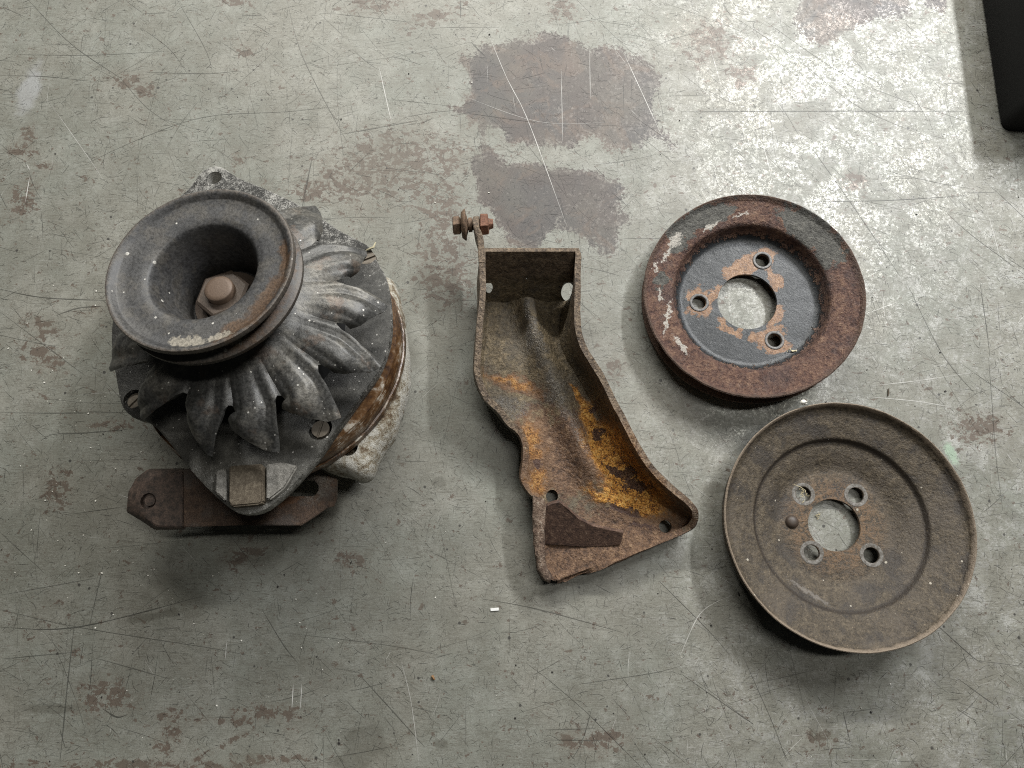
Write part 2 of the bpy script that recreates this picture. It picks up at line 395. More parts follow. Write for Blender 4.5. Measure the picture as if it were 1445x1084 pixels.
def strips():
    V, Fc, T = [], [], []
    def strip(pts, wd, tone, lift):
        n = len(pts); b = len(V)
        for i, p in enumerate(pts):
            a = pts[max(i - 1, 0)]; c = pts[min(i + 1, n - 1)]
            d = (c - a); d.normalize(); q = Vector((-d.y, d.x, 0))
            ww = wd * .5 * (0.15 + 0.85 * math.sin(math.pi * (i + .15) / (n - .7))) * rng.uniform(.6, 1.25)
            for sgn in (-1, 1):
                u = p + q * ww * sgn; V.append((u.x * MM, u.y * MM, lift * MM)); T.append(tone)
        for i in range(n - 1): Fc.append((b + 2 * i, b + 2 * i + 2, b + 2 * i + 3, b + 2 * i + 1))
    def curve(p, ang, ln, bend, n):
        pts = [p.copy()]; a = ang
        for i in range(n):
            a += bend / n + rng.gauss(0, .03)
            pts.append(pts[-1] + Vector((math.cos(a), math.sin(a), 0)) * ln / n)
        return pts
    k = 0
    def lift():
        nonlocal k; k += 1
        return .03 + (k % 997) * .00006
    def spot(): return Vector((rng.uniform(-400, 400), rng.uniform(-165, 400), 0))
    dirs = [0.02, 0.1, 1.57, 1.5, 1.65, 2.2, 2.4, .6, 2.6, -.25]
    for i in range(2400):                                  # medium
        ang = rng.choice(dirs) + rng.gauss(0, .16); ln = 6 * math.exp(rng.gauss(.9, .75))
        strip(curve(spot(), ang, min(ln, 150), rng.gauss(0, .12), 6), rng.uniform(.16, .42), rng.uniform(.05, .40), lift())
    for i in range(30000):                                  # hairs
        strip(curve(spot(), rng.uniform(0, 3.14), min(1.5 * math.exp(rng.gauss(.55, .6)), 14), rng.gauss(0, .7), 4), rng.uniform(.15, .36), rng.uniform(.0, .34), lift())
    for i in range(1500):                                   # bright ones, mostly on the right
        p = spot()
        if rng.random() > (.25 if p.x < 60 else .9): continue
        strip(curve(p, rng.choice(dirs) + rng.gauss(0, .3), 4 * math.exp(rng.gauss(.6, .8)), rng.gauss(0, .2), 5), rng.uniform(.10, .26), rng.uniform(.58, .85), lift())
    def named(pp, wd, tone):
        pts = interp([at(*q) for q in pp], max(4, len(pp) * 4)); strip(pts, wd, tone, lift() + .06)
    D, Lt = .10, .78
    for pp, wd, tone in [([(40, 0), (100, 62), (170, 110)], .5, D), ([(170, 110), (205, 150), (240, 175)], .4, .2), ([(250, 0), (290, 70), (300, 105)], .4, D), ([(405, 0), (425, 75), (470, 165), (490, 200)], .5, .15),
            ([(0, 107), (60, 108), (130, 115)], .45, D), ([(20, 77), (130, 78), (240, 72)], .35, .2), ([(120, 232), (200, 195), (290, 165), (400, 158), (480, 150)], .5, .22), ([(205, 102), (290, 104), (340, 100)], .5, .2),
            ([(200, 40), (240, 70), (265, 105)], .4, .15), ([(0, 408), (60, 420), (150, 424)], .7, .1), ([(80, 445), (110, 435), (145, 432)], .9, .15), ([(0, 582), (70, 583), (180, 582)], .5, .2),
            ([(58, 622), (75, 613), (120, 611), (180, 606)], .7, .18), ([(0, 440), (60, 485), (120, 530)], .5, .2), ([(0, 885), (110, 885), (290, 840)], .7, .1), ([(0, 860), (110, 885), (300, 915), (350, 925)], .5, .15),
            ([(105, 880), (95, 970), (85, 1075)], .8, .15), ([(145, 800), (125, 890)], .6, .15), ([(0, 930), (110, 920)], .45, .15), ([(0, 840), (140, 815)], .4, .2), ([(140, 930), (240, 958)], .6, .18), ([(370, 860), (400, 910), (420, 935)], .5, .15),
            ([(85, 1030), (92, 1055)], .6, .1), ([(145, 1000), (165, 1012), (180, 1008)], .8, .08), ([(510, 955), (560, 1010), (600, 1055)], .6, .15), ([(565, 930), (580, 990), (592, 1084)], .45, .75), ([(835, 1000), (822, 1045), (808, 1070)], .5, .1),
            ([(770, 1030), (840, 1028)], .6, .2), ([(770, 1044), (850, 1045)], .6, .2), ([(680, 845), (760, 860), (880, 893)], .5, .15), ([(820, 965), (920, 950), (960, 940)], .45, .15), ([(930, 820), (1000, 890), (1030, 925)], .5, .12),
            ([(960, 950), (1060, 1020), (1040, 1005)], .5, .15), ([(1050, 930), (1090, 1020), (1110, 1075)], .45, .15), ([(1190, 1005), (1200, 1050)], .5, .1), ([(1320, 880), (1370, 925), (1385, 935)], .6, .1), ([(1355, 960), (1410, 1000)], .5, .15),
            ([(1383, 400), (1393, 470), (1397, 505)], .6, .1), ([(1395, 505), (1400, 570), (1405, 640), (1415, 720)], .5, .18), ([(1280, 400), (1330, 500), (1380, 560)], .5, .18), ([(960, 158), (1130, 157), (1365, 157)], .7, .1), ([(1030, 20), (1120, 80), (1210, 150), (1300, 190)], .5, .25),
            ([(1080, 30), (1200, 110), (1330, 160), (1412, 185)], .5, .3), ([(1140, 285), (1250, 283), (1365, 276)], .6, .1), ([(1150, 215), (1210, 300), (1270, 390)], .6, .15), ([(1390, 290), (1402, 330), (1412, 370)], .4, Lt), ([(1060, 180), (1078, 210), (1092, 270)], .5, Lt),
            ([(1068, 180), (1070, 235)], .4, Lt), ([(1222, 560), (1290, 566), (1350, 576)], .6, Lt), ([(1225, 442), (1270, 425)], .5, Lt), ([(1225, 545), (1290, 538), (1380, 525)], .45, Lt), ([(960, 925), (985, 870), (1010, 850), (1035, 840)], .6, Lt),
            ([(686, 40), (715, 110), (745, 170), (800, 320)], .5, .85), ([(880, 75), (910, 140), (935, 195)], .45, .85), ([(792, 100), (794, 200)], .45, .8), ([(832, 70), (833, 140)], .4, .8), ([(640, 130), (760, 172), (870, 172)], .35, .75),
            ([(535, 95), (545, 140), (553, 175)], .5, .85), ([(38, 232), (42, 240)], .8, Lt), ([(36, 285), (42, 250)], .5, .9), ([(412, 1000), (414, 965)], .5, .95), ([(424, 1000), (426, 965)], .4, .95), ([(320, 905), (318, 930)], .5, .8), ([(70, 145), (130, 230), (150, 262)], .4, .75),
            ([(660, 160), (755, 173)], .5, .2), ([(480, 190), (590, 170)], .7, .2), ([(440, 225), (425, 300)], 1.2, .15), ([(650, 0), (650, 25)], .8, .1), ([(665, 60), (685, 80)], .8, .1), ([(1020, 130), (1000, 60)], .4, .8)]:
        named(pp, wd, tone)
    me = bpy.data.meshes.new('scratches'); me.from_pydata(V, [], Fc)
    a = me.attributes.new('tone', 'FLOAT', 'POINT'); a.data.foreach_set('value', T)
    put_fields(me, np.array(V)[:, :2] / MM)
    return me
so = link('scratches', strips(), M_scr, bench); so['kind'] = 'stuff'
# ================================================================== the two belt pulleys
def frame(n):
    n = Vector(n).normalized(); e1 = (Vector((1, 0, 0)) - n * n.x).normalized(); e2 = n.cross(e1)
    return Matrix((e1, e2, n)).transposed()
def pulley_mesh(Rr, prof, hub_r, hub_z, th, holes, groove):
    """prof: front sheet (r,z) from the lip in to the hub edge; th: sheet; groove: outer (r,z) run from the lip to the rear flange"""
    bm = bmesh.new(); n = 128
    inner = [(r, z) for r, z in prof]
    back = [(r - .2, z - th) for r, z in prof[::-1]][:-3]
    run = inner + [(hub_r, hub_z)]
    low = [(hub_r, hub_z - th)] + back
    gr = groove[::-1]                                       # rear flange forward to the lip
    lathe(bm, run, n); lathe(bm, low + gr, n); lathe(bm, [gr[-1], run[0]], n)
    outer = [(hub_r * math.cos(2 * math.pi * k / n), hub_r * math.sin(2 * math.pi * k / n)) for k in range(n)]
    plate_with_holes(bm, outer, holes, hub_z - th, hub_z)
    # drop the hub's own rim wall (it lies inside the sheet)
    bad = [f for f in bm.faces if all(abs(v.co.xy.length - hub_r) < .02 for v in f.verts)]
    bmesh.ops.delete(bm, geom=bad, context='FACES_ONLY')
    return bm
# ---- small rusty pulley
def small_pulley_material():
    g = G('rusted_black_pulley')
    r = g.radius()
    n1 = g.noise(.05, 5, .65); n2 = g.noise(.25, 5, .7, off=1); n3 = g.noise(1.1, 4, .7, off=2)
    nm = g.noise(.10, 4, .6, off=9)
    n4 = g.noise(.5, 4, .72, .3, off=15)
    rust = g.ramp((n2 * .30 + nm * .25 + n4 * .3 + n3 * .15 - .5) * 1.35 + .5, [(.36, (.026, .015, .013)), (.44, (.072, .037, .029)), (.51, (.125, .068, .049)), (.58, (.18, .105, .070)), (.68, (.30, .20, .14))])
    rust = g.mix(g.ss(n1 + (n3 - .5) * .4, .50, .60) * .5, rust, (.075, .052, .050))
    rust = g.mix(g.ss(n3, .58, .70) * .6, rust, (.33, .25, .19))
    rust = g.mix(g.ss(g.voro(.5), .28, .10) * g.ss(n1, .40, .56) * .7, rust, (.022, .012, .010))
    rust = g.mix(g.ss(r + (n2 - .5) * 4, 66.8, 68.6) * .6, rust, g.mix(n3, (.035, .022, .018), (.16, .11, .08)))
    paint = g.mix(n1, (.014, .016, .018), (.040, .044, .048))
    paint = g.mix(g.ss(n2, .5, .8) * .45, paint, (.12, .125, .12))
    edge = (n2 - .5) * 9.0 + (n3 - .5) * 7.0
    dish = g.ss(r + edge * 1.5, 47.0, 46.3)                       # paint still covers the dish, with a flaked edge
    # old grey paint on the upper flange
    wc = g.warp(.12, 9, 4)
    pat = g.mnl(g.ell(*e, co=wc) for e in [(-28, 54, 27, 8, .42), (40, 44, 25, 12, -.75), (52, 28, 10, 10, -1.0), (-57, 13, 5, 8, 0), (-47, 36, 8, 6, .8)]) + (n2 - .5) * .9 + (n3 - .5) * .5
    gp = g.ss(pat, 1.0, .9)
    grey = g.ramp(n2 * .5 + n3 * .5, [(.36, (.038, .036, .032)), (.48, (.082, .080, .072)), (.62, (.150, .145, .128))])
    # rust around the bolt holes and the bore
    hp = [(math.cos(a) * 31.5, math.sin(a) * 31.5) for a in (R_(67), R_(180), R_(-61))]
    hm = g.mnl(g.ell(*e, co=wc) for e in [(hp[0][0] - 9, hp[0][1] - 3, 19, 7, .45), (hp[0][0], hp[0][1] + 1, 9, 9), (hp[1][0], hp[1][1], 9.5, 10), (hp[1][0] + 7, 4, 10, 5, .5), (hp[2][0], hp[2][1], 9.5, 9), (hp[2][0] - 10, hp[2][1] + 2, 6, 4, 0), (-13, -19, 10, 4, -.6), (18, -12, 9, 3.5, .9), (18, 15, 4, 8, .3)])
    hm = g.ss(hm + (n2 - .5) * 1.0 + (n3 - .5) * .8, 1.03, .95)
    orange = g.ramp(n2 * .5 + n3 * .5, [(.36, (.05, .028, .018)), (.46, (.15, .075, .034)), (.56, (.27, .15, .075)), (.68, (.38, .27, .18))])
    col = g.mix(dish, rust, paint)
    col = g.mix(g.ss(g.m('ABSOLUTE', r + edge * 1.5 - 46.9), .8, .25) * .8, col, (.012, .011, .010))
    col = g.mix(gp * g.ss(r, 50, 51), col, grey)
    col = g.mix(hm, col, orange)
    # chalky white lines
    wc2 = g.warp(.35, 4.5, 4)
    wl = g.mnl(g.ell(*e, co=wc2) for e in [(-55, -14, 1.3, 13, -.25), (-47, -33, 1.5, 9, .5), (-61, 20, 1.4, 4, 0), (-3, 57, 6, 1.2, .3), (-22, 50, 8, 1.4, .5), (-47, 40, 7, 3.5, .9), (-59, 2, 1.1, 5, .2), (-53, 30, 2, 7, -.6)]) + (n3 - .5) * 2.2
    col = g.mix(g.ss(wl, 1.0, .75) * .8, col, (.50, .47, .42))
    g.bump((nm * .4 + n2 * .4 + n4 * .6 + n3 * .35) * (1.0 - dish * .85) + dish * .25, 2.4, 1.0)
    return g.out(col, g.mix(dish, (.60, .60, .60), (.38, .38, .38)), 0.0, .4)
def big_pulley_material():
    g = G('dusty_brown_pulley')
    r = g.radius()
    n1 = g.noise(.035, 5, .62); n2 = g.noise(.2, 5, .72, off=1); n3 = g.noise(1.3, 4, .75, off=2)
    nm = g.noise(.5, 4, .72, .3, off=14)
    f = (n2 * .35 + nm * .35 + n3 * .3 - .5) * 1.45 + .5
    col = g.ramp(f, [(.36, (.028, .022, .016)), (.46, (.060, .047, .032)), (.55, (.092, .073, .050)), (.66, (.150, .120, .082))])
    col = g.mix(g.ss(n1, .48, .64) * .5, col, (.092, .076, .060))
    col = g.mix(g.ss(g.noise(.05, 4, .6, off=6), .52, .64) * .6, col, (.034, .030, .028))
    ring = g.ss(g.m('ABSOLUTE', r - 52.0 + (n2 - .5) * 1.5), 2.0, .4)
    col = g.mix(ring * .8, col, (.026, .020, .016))                # darker ring along the step
    tan = g.ss(r + (n2 - .5) * 16, 38, 20) * g.ss(f, .42, .58)
    col = g.mix(tan * .8, col, (.17, .100, .052))
    col = g.mix(g.ss(n3, .58, .70) * .55, col, (.21, .155, .095))
    col = g.mix(g.ss(g.voro(.55), .28, .10) * g.ss(n1, .40, .56) * g.ss(r, 60, 45) * .7, col, (.020, .015, .012))
    edge = g.ss(r + (n2 - .5) * 2.5, 71.4, 72.6)
    col = g.mix(edge * .85, col, g.mix(n3, (.09, .06, .042), (.40, .33, .25)))
    bare = g.ss(g.ell(-22, -41, 1.6, 17, 1.0, g.warp(.3, 3)) + (n3 - .5) * 2, 1.0, .5)
    col = g.mix(bare * .5, col, (.23, .21, .19))
    col = g.mix(g.specks(.16, .15, 3) * .8, col, (.5, .46, .38))
    col = g.mix(g.specks(.5, .2, 8) * .6, col, (.30, .24, .16))
    g.bump(n2 * .5 + nm * .4 + n3 * .22, 1.8, .9)
    return g.out(col, .58, 0.0, .45)
SHEET = 2.2
# small
n_s = Vector((-.075, .05, 1)).normalized(); z_s = 23.5; c_s = at(1063, 413, z_s); Rs = 70.0
drop = 22.0
base_s = c_s - n_s * drop
p1 = thing('belt_pulley', 'smaller rust red pulley with three bolt holes and flaking black paint in its dish', 'pulley', base_s)
p1.rotation_euler = frame(n_s).to_euler()
prof = [(Rs, drop), (Rs - .7, drop + .6), (Rs - 1.8, drop - .2), (Rs - 3.0, drop - 2.0), (Rs - 5, drop - 2.7), (Rs - 11, drop - 3.3), (Rs - 17.0, drop - 4.0), (51.6, drop - 4.5), (50.3, drop - 5.6), (49.6, drop - 7.4), (48.8, drop - 11), (46.8, drop - 14.2), (44.0, drop - 15.8), (42.4, drop - 16.0)]
groove = [(Rs - .3, drop - 1.6), (Rs - 1.8, drop - 2.6), (Rs - 11, drop - 6.5), (Rs - 11, drop - 9.5), (Rs - 1.2, drop - 13.6), (Rs - .2, drop - 14.4), (Rs - .2, drop - 16), (Rs - 1.5, drop - 16.6), (Rs - 14, drop - 16.6)]
hub_z = drop - 16.0
hang = [R_(67), R_(180), R_(-61)]
hpos = [(math.cos(a) * 31.5, math.sin(a) * 31.5) for a in hang]
bm = pulley_mesh(Rs, prof, 42.0, hub_z, SHEET, [circ(0, 0, 19.4, 48)] + [circ(x, y, 4.6, 24) for x, y in hpos], groove)
M_sp = small_pulley_material()
obj('wheel', bm, M_sp, p1, 40, .35, .12, 3)
g = G('bare_bolt_seat'); n = g.noise(.7, 4, .7); g.bump(n, .3, .5)
M_seat = g.out(g.mix(g.ss(n, .4, .6), (.075, .077, .078), (.16, .15, .14)), .5, .2)
for x, y in hpos:
    bm = bmesh.new()
    lathe(bm, [(4.4, hub_z - .4), (4.7, hub_z + .55), (5.2, hub_z + .75), (6.1, hub_z + .6), (6.7, hub_z - .3)], 32, mat=Matrix.Translation((x, y, 0)))
    obj('bolt_seat', bm, M_seat, p1, 40)
# big
n_b = Vector((-.04, .075, 1)).normalized(); z_b = 28.0; c_b = at(1198, 737, z_b); Rb = 73.8
drop = 27.0
p2 = thing('belt_pulley', 'larger dusty brown pulley with four bolt holes and a plain deep bowl', 'pulley', c_b - n_b * drop)
p2.rotation_euler = frame(n_b).to_euler()
prof = [(Rb, drop), (Rb - .5, drop + .4), (Rb - 1.3, drop - .2), (Rb - 1.9, drop - 2.6), (Rb - 3.2, drop - 4.2), (Rb - 6, drop - 5.4), (Rb - 13, drop - 7.8), (Rb - 19, drop - 10.2), (53.6, drop - 10.8), (52.8, drop - 11.5), (52.2, drop - 13.4), (51.2, drop - 14.2), (48, drop - 15.2), (43, drop - 17.2), (38.5, drop - 20.2), (35.5, drop - 21.7), (33.6, drop - 22)]
groove = [(Rb - .2, drop - 1.4), (Rb - 1.4, drop - 2.8), (Rb - 11, drop - 9), (Rb - 11, drop - 12), (Rb - 4.2, drop - 15.6), (Rb - 3.2, drop - 16.6), (Rb - 3.2, drop - 18.6), (Rb - 4.5, drop - 19.4), (Rb - 18, drop - 19.4)]
hub_z = drop - 22
hpx = [(-108, 123), (100, 118), (-100, -107), (130, -117)]
kk = (H - 10) / F / 2.852
hposb = [((x + 0) * kk, y * kk) for x, y in hpx]
bm = pulley_mesh(Rb, prof, 33.2, hub_z, SHEET, [circ(0, 0, 16.2, 48)] + [circ(x, y, 4.9, 24) for x, y in hposb], groove)
M_bp = big_pulley_material()
obj('wheel', bm, M_bp, p2, 40, .25, .08, 9)
g = G('worn_bolt_seat'); n = g.noise(.7, 4, .7); g.bump(n, .3, .5)
M_seat2 = g.out(g.mix(g.ss(n, .4, .62), (.085, .075, .062), (.19, .18, .165)), .6)
for x, y in hposb:
    bm = bmesh.new()
    lathe(bm, [(4.7, hub_z - .5), (5.0, hub_z + .1), (5.4, hub_z + .25), (7.1, hub_z + .2), (7.6, hub_z - .3)], 32, mat=Matrix.Translation((x, y, 0)))
    obj('bolt_seat', bm, M_seat2, p2, 40)
bm = bmesh.new()
lathe(bm, [(4.3, hub_z - .2), (3.9, hub_z + .9), (3.0, hub_z + 1.9), (1.6, hub_z + 2.4), (.3, hub_z + 2.5)], 28, mat=Matrix.Translation((-165 * kk, 13 * kk, 0)))
cap(bm, [v for v in bm.verts][-28:])
g = G('dark_rivet'); n = g.noise(.6, 4, .7); g.bump(n, .3, .4)
obj('rivet', bm, g.out(g.mix(n, (.03, .026, .023), (.075, .05, .034)), .5), p2, 50)
# ================================================================== the channel bracket
base_k = at(780, 600, 0)
bk = thing('support_bracket', 'rusty stamped steel channel bracket with S-shaped rib and a bolt on its upper left tab', 'bracket', base_k)
def bracket_material():
    g = G('rusty_bracket_steel'); b = (base_k.x, base_k.y)
    wc = g.warp(.11, 9, 5)
    E = lambda *e: px_ell(g, *e, base=b, z=8, co=wc)
    n1 = g.noise(.05, 5, .65); n2 = g.noise(.22, 5, .72, off=1); n3 = g.noise(1.0, 4, .75, off=2)
    nm = g.noise(.45, 4, .7, .4, off=14)
    f = (n2 * .4 + nm * .35 + n3 * .25 - .5) * 1.35 + .5
    col = g.ramp(f, [(.36, (.045, .035, .021)), (.46, (.110, .084, .050)), (.55, (.175, .136, .082)), (.66, (.29, .22, .135))])   # olive brown grime
    col = g.mix(g.ss(n1, .45, .60) * .5, col, (.080, .072, .060))
    red = g.ramp(f, [(.37, (.045, .024, .016)), (.47, (.115, .062, .037)), (.56, (.19, .105, .060)), (.66, (.31, .20, .12))])
    low = g.mnl(E(*e) for e in [(850, 775, 140, 60, -.3), (752, 640, 36, 70, .2), (800, 640, 60, 60), (735, 545, 40, 12, .3)]) + (n2 - .5) * 2.2
    col = g.mix(g.ss(low, 1.25, .75) * .85, col, red)
    org = g.mnl(E(*e) for e in [(862, 645, 26, 56, -.55), (842, 615, 13, 34, -.5), (893, 690, 48, 24, .55), (870, 706, 44, 10, .3), (832, 590, 8, 30, -.4), (815, 560, 5, 14, -.4)]) + (n2 - .5) * 1.5 + (n3 - .5) * .9
    org2 = g.mnl(E(*e) for e in [(752, 625, 15, 34, -.2), (757, 680, 15, 22, -.2), (725, 540, 40, 8, .3)]) + (n2 - .5) * 2.6 + (n3 - .5) * 1.6
    om = g.mx(g.ss(org, 1.35, .70), g.ss(org2, 1.0, .45) * .4) * g.ss(n3 + (n2 - .5) * .5, .34, .50, .25, 1.0)
    ocol = g.ramp(f, [(.36, (.12, .045, .014)), (.44, (.44, .17, .030)), (.53, (.72, .34, .060)), (.66, (.85, .55, .18))])
    col = g.mix(g.ss(g.mnl([org, org2 + .2]), 1.9, .9) * .6, col, g.mix(n3, (.085, .045, .024), (.24, .135, .062)))
    col = g.mix(om * .92, col, ocol)
    dk = g.mnl(E(*e) for e in [(876, 668, 22, 11, .3), (897, 684, 22, 9, .5), (843, 612, 9, 8), (850, 652, 5, 5), (880, 722, 30, 7, .2), (905, 745, 20, 6, .3), (838, 575, 8, 10), (757, 655, 8, 10)]) + (n2 - .5) * 1.8 + (n3 - .5) * .8
    col = g.mix(g.ss(dk, 1.0, .75) * .9, col, g.mix(n3, (.035, .018, .015), (.10, .055, .042)))
    col = g.mix(g.ss(g.voro(.5), .30, .12) * g.ss(n1, .42, .58) * .55, col, (.045, .026, .018))      # pits
    st = g.mnl(E(*e) for e in [(755, 475, 10, 60, -.3), (785, 555, 13, 50, -.35), (722, 578, 26, 17, .2), (812, 605, 10, 45, -.4)]) + (n2 - .5) * 1.6
    stm = g.ss(st, 1.1, .5) * g.ss(n3, .38, .58)
    col = g.mix(stm * .6, col, (.165, .160, .155))
    x, y, z = g.sep()
    edge = g.ss(z + (n2 - .5) * 10, 20, 31)
    ecol = g.ramp(f, [(.37, (.045, .031, .024)), (.48, (.115, .082, .058)), (.6, (.27, .20, .14))])
    col = g.mix(edge * .75, col, ecol)
    col = g.mix(g.specks(.30, .2, 5) * .55, col, (.40, .33, .22))
    g.bump(n2 * .4 + nm * .6 + n3 * .3 + om * .2, 2.4, 1.0)
    return g.out(col, g.mix(stm, (.52, .52, .52), (.34, .34, .34)), stm * .4, .5)
M_bk = bracket_material()
# inner edge of the rim (photo px) with its height in mm, left chain and right chain, both from the far wall to the near tip
ZT = 60.0
Lc = [(685, 355, 60), (685, 418, 60), (682, 457, 58), (679, 501, 54), (679, 529, 50), (690, 557, 46), (707, 574, 42), (722, 594, 38), (739, 609, 34), (746, 628, 31), (746, 650, 28), (743, 674, 26), (752, 690, 25), (764, 702, 27), (767, 716, 30), (766, 740, 29), (765, 770, 25), (767, 798, 21), (774, 815, 17), (784, 821, 15)]
Lf = [(688, 426, 6), (688, 450, 6), (686, 480, 6), (683, 515, 6), (686, 540, 6), (697, 562, 7), (712, 580, 8), (727, 598, 9), (743, 613, 9), (750, 630, 9), (750, 652, 9), (748, 676, 9), (757, 694, 9), (770, 706, 9), (777, 722, 9), (778, 745, 10), (776, 772, 10), (777, 796, 11), (782, 812, 12), (786, 819, 14)]
Rc = [(812, 355, 60), (811, 400, 60), (811, 460, 58), (819, 490, 56), (833, 514, 55), (845, 534, 54), (864, 572, 52), (882, 606, 49), (905, 648, 46), (924, 672, 44), (950, 696, 41), (970, 713, 38), (977, 724, 34), (975, 734, 27), (962, 744, 20), (920, 763, 16), (870, 786, 15), (830, 802, 15), (800, 815, 15), (788, 821, 15)]
Rf = [(800, 424, 6), (791, 445, 6), (789, 475, 6), (796, 500, 6), (810, 525, 6), (822, 545, 6), (842, 585, 6), (858, 618, 7), (882, 655, 7), (902, 682, 7), (928, 708, 8), (950, 724, 9), (962, 732, 10), (964, 738, 11), (955, 743, 12), (916, 760, 12), (866, 783, 12), (827, 799, 12), (798, 813, 13), (788, 819, 14)]
NR = 120
KZ = .72                                                  # flange height
Lc, Rc = [[(a, b, 6 + (z - 6) * KZ) for a, b, z in Q] for Q in (Lc, Rc)]
ZT = 6 + (ZT - 6) * KZ
def chain(Q): return interp([at(*q) for q in Q], NR)
def par(Q):                                               # same stations on every chain: resample by index, not by length
    P = [at(*q) for q in Q]; n = len(P); out = []
    for k in range(NR):
        u = k / (NR - 1) * (n - 1); i = min(int(u), n - 2); t = u - i
        a, b, c, d = P[max(i - 1, 0)], P[i], P[i + 1], P[min(i + 2, n - 1)]
        out.append(0.5 * ((2 * b) + (c - a) * t + (2 * a - 5 * b + 4 * c - d) * t * t + (3 * b - a - 3 * c + d) * t ** 3))
    return out
A_, B_, C_, D_ = par(Lc), par(Lf), par(Rf), par(Rc)
ribp = interp([at(*q, 8) for q in [(738, 405), (748, 440), (760, 480), (775, 522), (790, 562), (808, 606), (826, 645), (850, 682), (872, 706)]], 60)
def rib(p):
    best = 1e9; bi = 0
    for i, q in enumerate(ribp):
        d = (q.x - p.x) ** 2 + (q.y - p.y) ** 2
        if d < best: best, bi = d, i
    d = math.sqrt(best); f = 1 - max(0, (bi - 46) / 14.0) ** 1.5
    wd = 7.6 + 2.4 * bi / 60
    return 9.0 * max(f, 0) * math.exp(-(d / wd) ** 2 * 1.3) - 1.6 * math.exp(-((d - wd * 1.7) / 6) ** 2)
bm = bmesh.new(); rows = []
NW, NF = 8, 30
for k in range(NR):
    a, b, c, d = A_[k], B_[k], C_[k], D_[k]
    row = []
    def wall(p, q, inv):
        # p rim, q floor: mostly straight, round where it meets the floor
        hz = p.z - q.z; inw = ((c - b) if not inv else (b - c)); inw.z = 0
        span = inw.length; inw = inw.normalized() if span > 1e-6 else Vector((0, 0, 0))
        foot = Vector((q.x, q.y, q.z)) - inw * min(5.0, span * .15)
        pts = []
        for i in range(NW):
            t = i / NW
            m1 = p.lerp(foot, t); m2 = foot.lerp(q + inw * min(3, span * .1), t)
            u = t ** 1.6
            pts.append(p.lerp(foot, min(1, t * 1.15)).lerp(m1.lerp(m2, t), u))
        return pts
    row += wall(a, b, False)
    for i in range(NF + 1):
        t = i / NF; p = b.lerp(c, t); fade = min(1, t * 8, (1 - t) * 8)
        p.z += rib(p) * fade
        p.z += .5 * mnoise.noise(p * .05)
        row.append(p)
    row += wall(d, c, True)[::-1]
    rows.append([bm.verts.new(p - base_k) for p in row])
m = len(rows[0])
for r0, r1 in zip(rows, rows[1:]):
    for i in range(m - 1): bm.faces.new((r0[i], r1[i], r1[i + 1], r0[i + 1]))
# far end wall: fill the U of the first row
u = rows[0]
half = m // 2
for i in range(half):
    j = m - 1 - i
    if j - i <= 1: break
    if j - (i + 1) > 0 and i + 1 < j - 1 + 1 and i + 1 != j - 1: bm.faces.new((u[i], u[i + 1], u[j - 1], u[j]))
    else: bm.faces.new((u[i], u[i + 1], u[j])); break
bmesh.ops.remove_doubles(bm, verts=bm.verts, dist=.02)
chan = obj('channel', bm, M_bk, bk, 50)
md = chan.modifiers.new('sheet', 'SOLIDIFY'); md.thickness = 3.8 * MM; md.offset = -1.0; md.use_even_offset = False
nz = sum(1 for p in chan.data.polygons if p.normal.z > 0.5) - sum(1 for p in chan.data.polygons if p.normal.z < -0.5)
if nz < 0: md.offset = 1.0
apply_mods(chan)
cuts = []
for px, py, r in [(779, 700, 3.9), (939, 743, 3.9)]:
    b_ = bmesh.new(); p = at(px, py, 11) - base_k; cyl(b_, r, r, -10, 30, 24, Matrix.Translation((p.x, p.y, 0))); cuts.append(b_)
for px, py, r in [(801, 411, 4.3), (690, 408, 2.8)]:       # drain holes in the two corners at the foot of the end wall
    b_ = bmesh.new(); p = at(px, py, 13) - base_k; cyl(b_, r, r, -10, 21, 24, Matrix.Translation((p.x, p.y, 0))); cuts.append(b_)
boolean(chan, cuts)
bm = bmesh.new(); bm.from_mesh(chan.data)
for v in bm.verts: v.co += mnoise.noise_vector(v.co * 220) * .00025 + mnoise.noise_vector(v.co * 60) * .0004
bm.to_mesh(chan.data); bm.free(); shade_auto(chan.data, 45)
# upper left tab with its bolt
bm = bmesh.new()
tabpx = interp([(680, 372, 0), (679, 352, 0), (678, 338, 0), (673, 324, 0), (671, 312, 0), (671, 300, 0)], 16)
ring_prev = None
for i, q in enumerate(tabpx):
    t = i / 15
    zt = ZT + .5 if t < .55 else ZT + .5 - ((t - .55) / .45) ** 3 * 8
    zb = ZT - 24 if t < .2 else ZT - 24 + ((t - .2) / .8) ** 2.5 * 9
    pts = []
    for dx, zz in ((-2.0, zb), (2.0, zb), (2.0, zt - .6), (1.4, zt), (-1.4, zt), (-2.0, zt - .6)):
        p = at(q.x, q.y, ZT - 2) - base_k; pts.append(bm.verts.new((p.x + dx, p.y, zz)))
    if ring_prev:
        for k in range(6): bm.faces.new((ring_prev[k], ring_prev[(k + 1) % 6], pts[(k + 1) % 6], pts[k]))
    else: bm.faces.new(pts)
    ring_prev = pts
bm.faces.new(ring_prev)
obj('tab', bm, M_bk, bk, 40, .35, .3, 2)
g = G('crusty_rusty_bolt'); n2 = g.noise(.4, 5, .7); n3 = g.noise(1.6, 3, .7, off=1); g.bump(n2 * .5 + n3 * .5, .6, .8)
M_bolt = g.out(g.ramp(n2 * .5 + n3 * .5, [(.30, (.030, .020, .015)), (.46, (.10, .064, .04)), (.58, (.19, .12, .075)), (.7, (.32, .22, .14))]), .75)
g = G('red_rust_nut'); n2 = g.noise(.4, 5, .7); n3 = g.noise(1.6, 3, .7, off=1); g.bump(n2 * .5 + n3 * .5, .6, .8)
